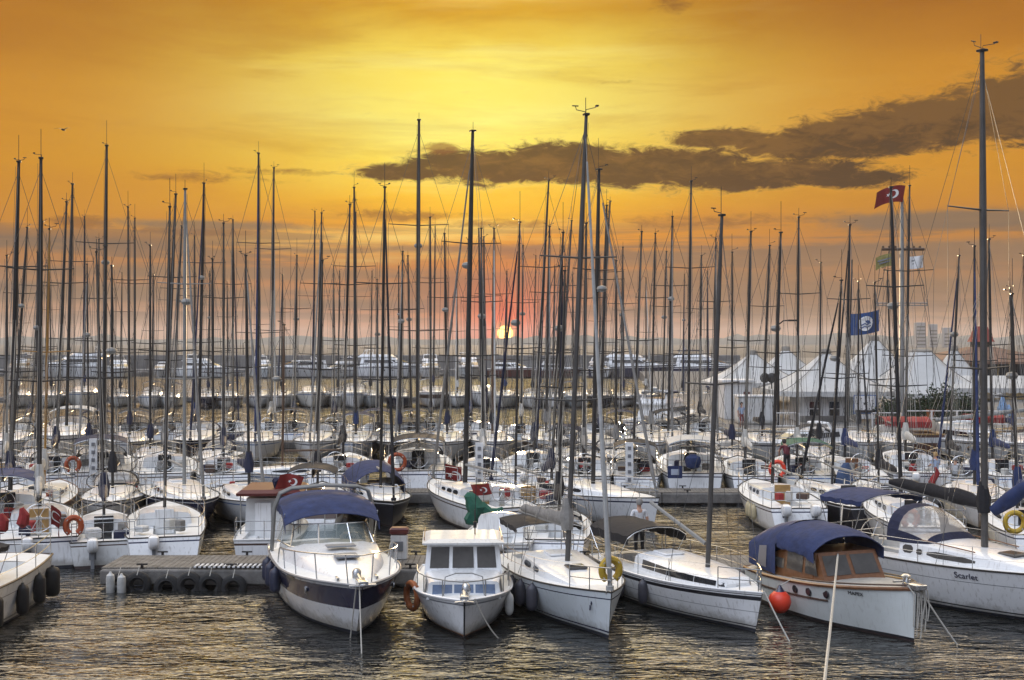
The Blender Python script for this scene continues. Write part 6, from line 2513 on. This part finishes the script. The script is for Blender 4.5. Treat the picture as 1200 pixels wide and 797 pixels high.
# ------------------------------------------------------------------ motor yachts
def motor_yacht(row, px, Y, L, yaw, hull='white', fly=True, look=None, label=None, top=None, dark=None):
    B = L * .30
    fbk = .15 * L
    h = Hull(L, B, fbk, fbk * .78, tw=.88, p=2.7, tm=.45, rake=.12 * L, kw=.86, kwb=.2, sag=-.02)
    b = empty('motor_yacht', (X_at(px, Y), Y, 0), D2R(yaw))
    hm, am, sm_ = HULLS[hull] if hull != 'red' else (REDST, ANTI, FLAGW)
    h.build(b, [('a', .14, 1), ('f', .84, 0), ('f', .9, 2), ('f', 1, 0)], [hm, am, sm_], n=16)
    h.deck(b, DECK, (.04, .24, B * .36, fbk * .45), n=12)
    h.rail(b, WHITE, 'gunwale', .05, n=12)
    z0 = h.zs(.5) - .05
    w = B * .40
    hh = .095 * L
    def blk(z, k, y0, y1, rk):
        return [(-w * k, y0, z), (w * k, y0, z), (w * k * .92, y1, z), (w * k * .35, y1 - rk, z), (-w * k * .35, y1 - rk, z), (-w * k * .92, y1, z)]
    mb = MB()
    mb.loft([blk(z0 - .2, 1.0, .27 * L, -.20 * L, .14 * L), blk(z0 + hh * .35, .98, .27 * L, -.18 * L, .11 * L), blk(z0 + hh * .8, .90, .26 * L, -.09 * L, .07 * L), blk(z0 + hh, .88, .26 * L, -.08 * L, .06 * L)], True, True)
    mb.build('superstructure', WHITE, b, smooth=False)
    for sd in (-1, 1):
        f = MB()
        f.loft([[(sd * (w * .975 + .012), y_, z0 + hh * .40) for y_ in (.22 * L, .05 * L, -.15 * L)], [(sd * (w * .905 + .02), y_, z0 + hh * .76) for y_ in (.22 * L, .05 * L, -.09 * L)]][::sd])
        f.build('window', GLASSD, b, smooth=False)
        for t in (.55, .65, .75):
            f = MB()
            p_ = h.pt(t, sd, h.zs(t) * .62, .012)
            f.lathe([(.14, -.02), (.14, .02)], tuple(p_), 'x', 10)
            f.build('porthole', GLASSD, b)
    f = MB()
    f.loft([[(-w * .92, -.165 * L - .02, z0 + hh * .42), (-w * .35, -.275 * L - .03, z0 + hh * .42), (w * .35, -.275 * L - .03, z0 + hh * .42), (w * .92, -.165 * L - .02, z0 + hh * .42)],
            [(-w * .85, -.105 * L - .03, z0 + hh * .76), (-w * .33, -.175 * L - .06, z0 + hh * .76), (w * .33, -.175 * L - .06, z0 + hh * .76), (w * .85, -.105 * L - .03, z0 + hh * .76)]])
    f.build('windscreen', GLASSD, b, smooth=False)
    z1 = z0 + hh
    if fly:
        mb = MB()
        mb.loft([blk(z1, .92, .30 * L, -.05 * L, .05 * L), blk(z1 + hh * .12, .96, .30 * L, -.06 * L, .05 * L), blk(z1 + hh * .42, .86, .26 * L, -.02 * L, .04 * L)], True, True)
        mb.build('flybridge', WHITE, b, smooth=False)
        z2 = z1 + hh * .42
        tubes_part('radar_arch', b, [[(-w * .8, .22 * L, z1), (-w * .72, .19 * L, z2 + hh * .55), (0, .18 * L, z2 + hh * .6), (w * .72, .19 * L, z2 + hh * .55), (w * .8, .22 * L, z1)], [(-w * .8, .27 * L, z1), (-w * .72, .22 * L, z2 + hh * .5), (0, .21 * L, z2 + hh * .55), (w * .72, .22 * L, z2 + hh * .5), (w * .8, .27 * L, z1)]], .08, WHITE, 6)
        mb = MB()
        mb.lathe([(.05, 0), (.3, .06), (.3, .2), (.05, .28)], (w * .2, .19 * L, z2 + hh * .62), 'z', 10)
        mb.tube([(-w * .3, .19 * L, z2 + hh * .6), (-w * .34, .21 * L, z2 + hh * 1.5)], .03, 4)
        mb.tube([(w * .5, .19 * L, z2 + hh * .5), (w * .56, .22 * L, z2 + hh * 1.3)], .03, 4)
        mb.build('radar', OFFW, b)
        if dark:
            arch_canopy(b, .26 * L, -.0 * L, w * .8, z2 + hh * .5, .12, COVN[dark], name='bimini', k=3, n=6, frame_to=z2)
    else:
        tubes_part('radar_arch', b, [[(-w * .85, .2 * L, z0 + .3), (-w * .7, .13 * L, z1 + hh * .4), (0, .12 * L, z1 + hh * .45), (w * .7, .13 * L, z1 + hh * .4), (w * .85, .2 * L, z0 + .3)]], .09, WHITE, 6)
    pulpit(h, b, .7, .5, name='bow_rail', r=.025)
    if label:
        tag(b, label, 'motor yacht')
    else:
        rec(row, px, b, look, 'motor yacht')
    return b, h


YY = 240
for px, L, yaw, hl, fly, dark, look in (
        (24, 14, 6, 'white', True, 'navy', 'white motor yacht with navy awning'), (92, 18, -82, 'white', True, None, 'big white motor yacht lying sideways'), (140, 13, 24, 'offwhite', True, 'black', 'dark topped white motor yacht'), (190, 11, 8, 'white', False, None, 'low white motor yacht'),
        (238, 14, 62, 'white', True, None, 'white motor yacht angled right'), (308, 13, 20, 'pale', True, None, 'grey hulled motor yacht'), (356, 15, -58, 'white', False, None, 'sleek white motor yacht with rounded roof'), (400, 12, -30, 'white', True, 'navy', 'white motor yacht with navy awning'),
        (452, 17, 72, 'white', True, None, 'large white motor yacht angled right'), (504, 14, 4, 'white', True, None, 'tall white motor yacht'), (549, 15, 8, 'pale', True, 'black', 'grey motor yacht with black roof'), (597, 13, 50, 'red', False, None, 'red hulled motor yacht'),
        (648, 12, 80, 'red', False, None, 'low dark red motor yacht lying sideways'), (704, 12, 12, 'white', True, None, 'white flybridge motor yacht'), (742, 17, 76, 'navy', True, None, 'navy hulled motor yacht lying sideways'), (822, 17, 70, 'navy', True, 'navy', 'navy hulled motor yacht with navy awning')):
    motor_yacht('r8', px, YY + RND.uniform(-2, 2), L, yaw, hl, fly, look, dark=dark)
# big dark windowed yacht between pontoon and quay, and the boat with the lettered side
motor_yacht('r9', 782, 96, 10.5, 150, 'white', True, label='white flybridge motor yacht with dark side screens left of the tents', dark='navy')
b, h = motor_yacht('r9', 945, 73.5, 8.6, -52, 'white', False, label='white motor boat with dark METAL lettering on its side, before the kiosk')
lettering('METAL', .62, hull_text_matrix(h, .42, 1, h.zs(.42) * .50, .02), b, BLACKH)
motor_yacht('r9', 1140, 75.5, 8.2, 12, 'offwhite', False, label='dull white motor boat below the quay railing, right of the brown wooden boat')
# old brown boat alongside the quay with red tarpaulins and a long pale spar
h = Hull(10.5, 3.0, 1.7, 1.35, tw=.6, p=2.3, rake=.5, kw=.88, sag=.15)
b = empty('wooden_boat', (X_at(1112, 78.2), 78.2, 0), D2R(86))
tag(b, 'old brown wooden boat with red tarpaulins lying along the quay under the railing', 'boat')
h.build(b, [('a', .1, 1), ('f', .6, 0), ('f', .86, 2), ('f', 1, 0)], [mat('brown_hull', (.12, .055, .035), .5, var=.25, scale=3), ANTI, OFFW])
h.deck(b, TEAK, (.06, .4, .9, .8))
h.rail(b, DOORY, 'gunwale', .05)
coachroof(h, b, .42, .75, 1.0, .7, .4, CREAM)
arch_canopy(b, 4.3, 1.4, 1.3, 2.1, .25, CRED, name='tarpaulin', hang=.35)
arch_canopy(b, -1.0, -3.2, .9, 2.35, .2, CRED, name='tarpaulin', hang=.3)
tubes_part('spar', b, [[(-1.3, -4.6, 2.9), (-1.3, 1.2, 2.2)]], .13, ALUW, 8)

# ------------------------------------------------------------------ labels of the rows
PH = {'r45': 'in the middle fairway', 'r4': 'behind the second pontoon', 'r5': 'before the third pontoon', 'r6': 'behind the third pontoon', 'r7': 'in farthest sailboat row', 'r8': 'by the breakwater'}
GR = {'r45': 'sailboats in the middle fairway', 'r4': 'sailboats behind the second pontoon', 'r5': 'sailboats before the third pontoon', 'r6': 'sailboats behind the third pontoon', 'r7': 'sailboats in the farthest row', 'r8': 'motor yachts along the breakwater'}
for row, lst in ROWS.items():
    lst.sort(key=lambda q: q[0])
    for i, (px, o, look, cat) in enumerate(lst):
        tag(o, '%s, %s from left %s' % (look, ORD[i], PH[row]), cat, GR[row])


# ------------------------------------------------------------------ people
def person(loc, rz, hgt, label, joints, shirt, trousers, hair=HAIR, sleeve=.55, leg_skin=False, waist=.0):
    """joints: dict of overrides for a standing skeleton of height 1.75 facing -Y"""
    J = dict(pelvis=(0, 0, .93), belly=(0, 0, 1.08), chest=(0, .01, 1.30), neck=(0, .01, 1.49), chin=(0, -.01, 1.58), head=(0, -.005, 1.67), crown=(0, .01, 1.735),
             shR=(-.185, .01, 1.42), elR=(-.25, .03, 1.14), wrR=(-.24, -.06, .90), shL=(.185, .01, 1.42), elL=(.25, .03, 1.14), wrL=(.24, -.06, .90),
             hipR=(-.095, 0, .90), knR=(-.10, -.02, .50), anR=(-.10, .02, .09), toR=(-.11, -.15, .04), hipL=(.095, 0, .90), knL=(.10, -.02, .50), anL=(.10, .02, .09), toL=(.11, -.15, .04))
    J.update(joints)
    RAD = dict(pelvis=(.15, .11), belly=(.14, .105), chest=(.165, .115), neck=(.06, .06), chin=(.07, .075), head=(.082, .10), crown=(.055, .065), shR=(.068,) * 2, elR=(.046,) * 2, wrR=(.032,) * 2, shL=(.068,) * 2, elL=(.046,) * 2, wrL=(.032,) * 2,
               hipR=(.095,) * 2, knR=(.062,) * 2, anR=(.045,) * 2, toR=(.038,) * 2, hipL=(.095,) * 2, knL=(.062,) * 2, anL=(.045,) * 2, toL=(.038,) * 2)
    names = list(J)
    edges = [('pelvis', 'belly'), ('belly', 'chest'), ('chest', 'neck'), ('neck', 'chin'), ('chin', 'head'), ('head', 'crown'), ('chest', 'shR'), ('shR', 'elR'), ('elR', 'wrR'), ('chest', 'shL'), ('shL', 'elL'), ('elL', 'wrL'),
             ('pelvis', 'hipR'), ('hipR', 'knR'), ('knR', 'anR'), ('anR', 'toR'), ('pelvis', 'hipL'), ('hipL', 'knL'), ('knL', 'anL'), ('anL', 'toL')]
    V = {n: Vector(J[n]) for n in names}
    for s in 'RL':
        d = (V['wr' + s] - V['el' + s]).normalized()
        sd = Vector((1, 0, 0)) - d * d.x
        sd = Vector((0, 1, 0)) - d * d.y if sd.length < .3 else sd
        sd.normalize()
        fw = d.cross(sd)
        palm = V['wr' + s] + d * .07
        V['pa' + s] = palm
        RAD['pa' + s] = (.036, .022)
        names.append('pa' + s)
        edges.append(('wr' + s, 'pa' + s))
        for k, (o_, ln) in enumerate(((-.030, .072), (-.010, .082), (.010, .077), (.030, .060))):
            a1, a2 = 'f%d%s' % (k, s), 'g%d%s' % (k, s)
            V[a1] = palm + sd * o_ + d * ln * .55
            V[a2] = palm + sd * o_ + d * ln * .95 + fw * .022
            RAD[a1] = RAD[a2] = (.009, .009)
            names += [a1, a2]
            edges += [('pa' + s, a1), (a1, a2)]
        V['th' + s] = V['wr' + s] + d * .05 - sd * .052
        RAD['th' + s] = (.011, .011)
        names.append('th' + s)
        edges.append(('wr' + s, 'th' + s))
    V['nose'] = V['head'] + Vector((0, -.115, -.03))
    RAD['nose'] = (.014, .014)
    names.append('nose')
    edges.append(('head', 'nose'))
    k = hgt / 1.75
    me = bpy.data.meshes.new('body')
    me.from_pydata([tuple(V[n] * k) for n in names], [(names.index(a_), names.index(c_)) for a_, c_ in edges], [])
    tmp = bpy.data.objects.new('tmp_body', me)
    COL.objects.link(tmp)
    md = tmp.modifiers.new('skin', 'SKIN')
    for i, n in enumerate(names):
        me.skin_vertices[0].data[i].radius = (RAD[n][0] * k, RAD[n][1] * k)
    me.skin_vertices[0].data[0].use_root = True
    md.use_smooth_shade = True
    tmp.modifiers.new('sub', 'SUBSURF').levels = 2
    dg = bpy.context.evaluated_depsgraph_get()
    new = bpy.data.meshes.new_from_object(tmp.evaluated_get(dg))
    bpy.data.objects.remove(tmp)
    for m2 in (SKIN, shirt, trousers, BLACKH):
        new.materials.append(m2)
    seg = {}
    for pol in new.polygons:
        c = pol.center / k
        best, bd = None, 9
        for a_, c_ in edges:
            A, Bv = V[a_], V[c_]
            ab = Bv - A
            u = clamp((c - A).dot(ab) / max(ab.length_squared, 1e-9))
            dd = (A + ab * u - c).length
            if dd < bd:
                bd, best, bu = dd, (a_, c_), u
        mi = 0
        a_, c_ = best
        if c_ in ('belly', 'chest') or c_[:2] == 'sh' or (c_ == 'neck' and bu < .45) or (c_[:2] == 'el' and bu < sleeve * 1.3):
            mi = 1
        if a_ == 'pelvis' and c_ == 'belly' and bu < .3:
            mi = 2
        if c_[:2] in ('hi', 'kn') or (c_[:2] == 'an' and not leg_skin and bu < .93):
            mi = 2
        if c_[:2] == 'to' or (c_[:2] == 'an' and bu >= .93):
            mi = 3
        pol.material_index = mi
        pol.use_smooth = True
    o = bpy.data.objects.new('person', new)
    COL.objects.link(o)
    o.location = loc
    o.rotation_euler = (0, 0, rz)
    tag(o, label, 'person', None)
    hd = V['head'] * k
    mb = MB()
    rings = []
    for (zz, rr, dy_) in ((-.09, .082, .035), (-.04, .101, .028), (.02, .103, .018), (.07, .085, .012), (.10, .05, .012), (.112, .012, .012)):
        rings.append([hd + Vector((rr * math.cos(q * math.pi / 7) * 1.0, dy_ + rr * 1.08 * math.sin(q * math.pi / 7) + .012, zz + .02 + (.045 if math.sin(q * math.pi / 7) < -.4 and zz < 0 else 0))) for q in range(14)])
    mb.loft(rings, True, True)
    mb.build('hair', hair, o)
    for s in (-1, 1):
        e = MB()
        e.lathe([(.002, -.012), (.011, 0), (.002, .012)], tuple(hd + Vector((s * .033, -.098, .0))), 'z', 8)
        e.build('eye', BLACKH, o)
    e = MB()
    e.box(tuple(hd + Vector((0, -.088, -.075))), (.05, .02, .012))
    e.build('mouth', mat('lip', (.3, .1, .08), .6), o)
    return o


person((X_at(749, 37.4), 37.4, .58), math.pi + .15, 1.78, 'person in a white t-shirt and dark trousers standing on the nearest pontoon, back turned', dict(elL=(.27, .06, 1.16), wrL=(.20, -.12, 1.0)), SHIRTW, TROUS, GREYHAIR, sleeve=.5)
person((X_at(922, 56.6), 56.6, .98), .3 + math.pi, 1.72, 'person in a maroon shirt bending over the stern of a moored sailboat', dict(chest=(0, -.10, 1.27), neck=(0, -.19, 1.43), chin=(0, -.26, 1.49), head=(0, -.28, 1.57), crown=(0, -.28, 1.635), shR=(-.185, -.13, 1.38), shL=(.185, -.13, 1.38), elR=(-.27, -.22, 1.14), elL=(.27, -.22, 1.14), wrR=(-.2, -.36, .96), wrL=(.2, -.36, .96)), SHIRTM, TROUS)
person((X_at(869, 82.6), 82.6, 1.3), 0, 1.72, 'person in a pale blue shirt and red shorts walking on the quay beside the cabin', dict(knR=(-.1, -.16, .52), anR=(-.1, -.06, .12), toR=(-.11, -.22, .06), anL=(.1, .22, .12), toL=(.11, .08, .04)), SHIRTB, SHORTM, leg_skin=True)
sit = dict(pelvis=(0, .05, .50), belly=(0, .06, .64), chest=(0, .05, .86), neck=(0, .04, 1.05), chin=(0, .0, 1.14), head=(0, 0, 1.23), crown=(0, .01, 1.295), shR=(-.185, .05, .98), shL=(.185, .05, .98), elR=(-.27, .0, .72), elL=(.27, .0, .72), wrR=(-.16, -.26, .66), wrL=(.16, -.26, .66),
           hipR=(-.095, .0, .48), hipL=(.095, 0, .48), knR=(-.13, -.42, .50), knL=(.13, -.42, .50), anR=(-.13, -.45, .09), anL=(.13, -.45, .09), toR=(-.13, -.60, .04), toL=(.13, -.60, .04))
blond = mat('blond_hair', (.42, .26, .10), .7)
bb, hh = P4B[1061]
person(mw(bb) @ Vector((-.75, hh.L / 2 - 1.3, hh.fs - .42)), D2R(200), 1.70, 'blond person in pale clothes sitting in a cockpit, left of the other sitter', sit, SHIRTB, CWHITE, blond)
bb, hh = P4B[1112]
person(mw(bb) @ Vector((.2, hh.L / 2 - 1.2, hh.fs - .42)), D2R(150), 1.74, 'grey haired person in a white shirt sitting in a cockpit behind the red cloth', sit, SHIRTW, CGREY, GREYHAIR)
mb = MB()
mb.tube([(0, 0, .0), (.1, .02, -.25), (-.06, .02, -.5), (-.18, 0, -.72), (-.2, 0, -.8)], [.06, .13, .16, .17, .05], 8)
o = mb.build('red_cloth', CRED, None)
o.location = (X_at(1096, 56.1), 56.1, H_at(548, 56.1))
tag(o, 'bright red cloth hanging from a stern rail between the two sitting people', 'cloth')
# bicycle-like ring of rope and wheel on the left stern is a folding bicycle
bk_ = empty('bicycle', (X_at(124, 55.0), 55.0, .56), D2R(8))
for s in (-1, 1):
    mb = MB()
    mb.torus((s * .52, 0, .33), .30, .022, 'y', 22, 6)
    for k in range(8):
        a_ = k * math.pi / 4
        mb.tube([(s * .52, 0, .33), (s * .52 + .3 * math.cos(a_), 0, .33 + .3 * math.sin(a_))], .006, 3)
    mb.build('wheel', BLACKM, bk_)
tubes_part('frame', bk_, [[(-.52, 0, .33), (-.15, 0, .32), (.36, 0, .82)], [(-.15, 0, .32), (-.26, 0, .85)], [(-.22, 0, .74), (.36, 0, .78)], [(-.52, 0, .33), (-.24, 0, .76)], [(.52, 0, .33), (.36, 0, .82), (.33, 0, .96)]], .022, ALUW)
tubes_part('handlebar', bk_, [[(.28, -.26, 1.0), (.34, 0, .97), (.28, .26, 1.0)]], .016, BLACKM)
box_part('saddle', bk_, (-.27, 0, .88), (.26, .14, .06), BLACKM, .02)
tag(bk_, 'bicycle leaning on the second pontoon in front of the black hooded sailboat', 'bicycle')
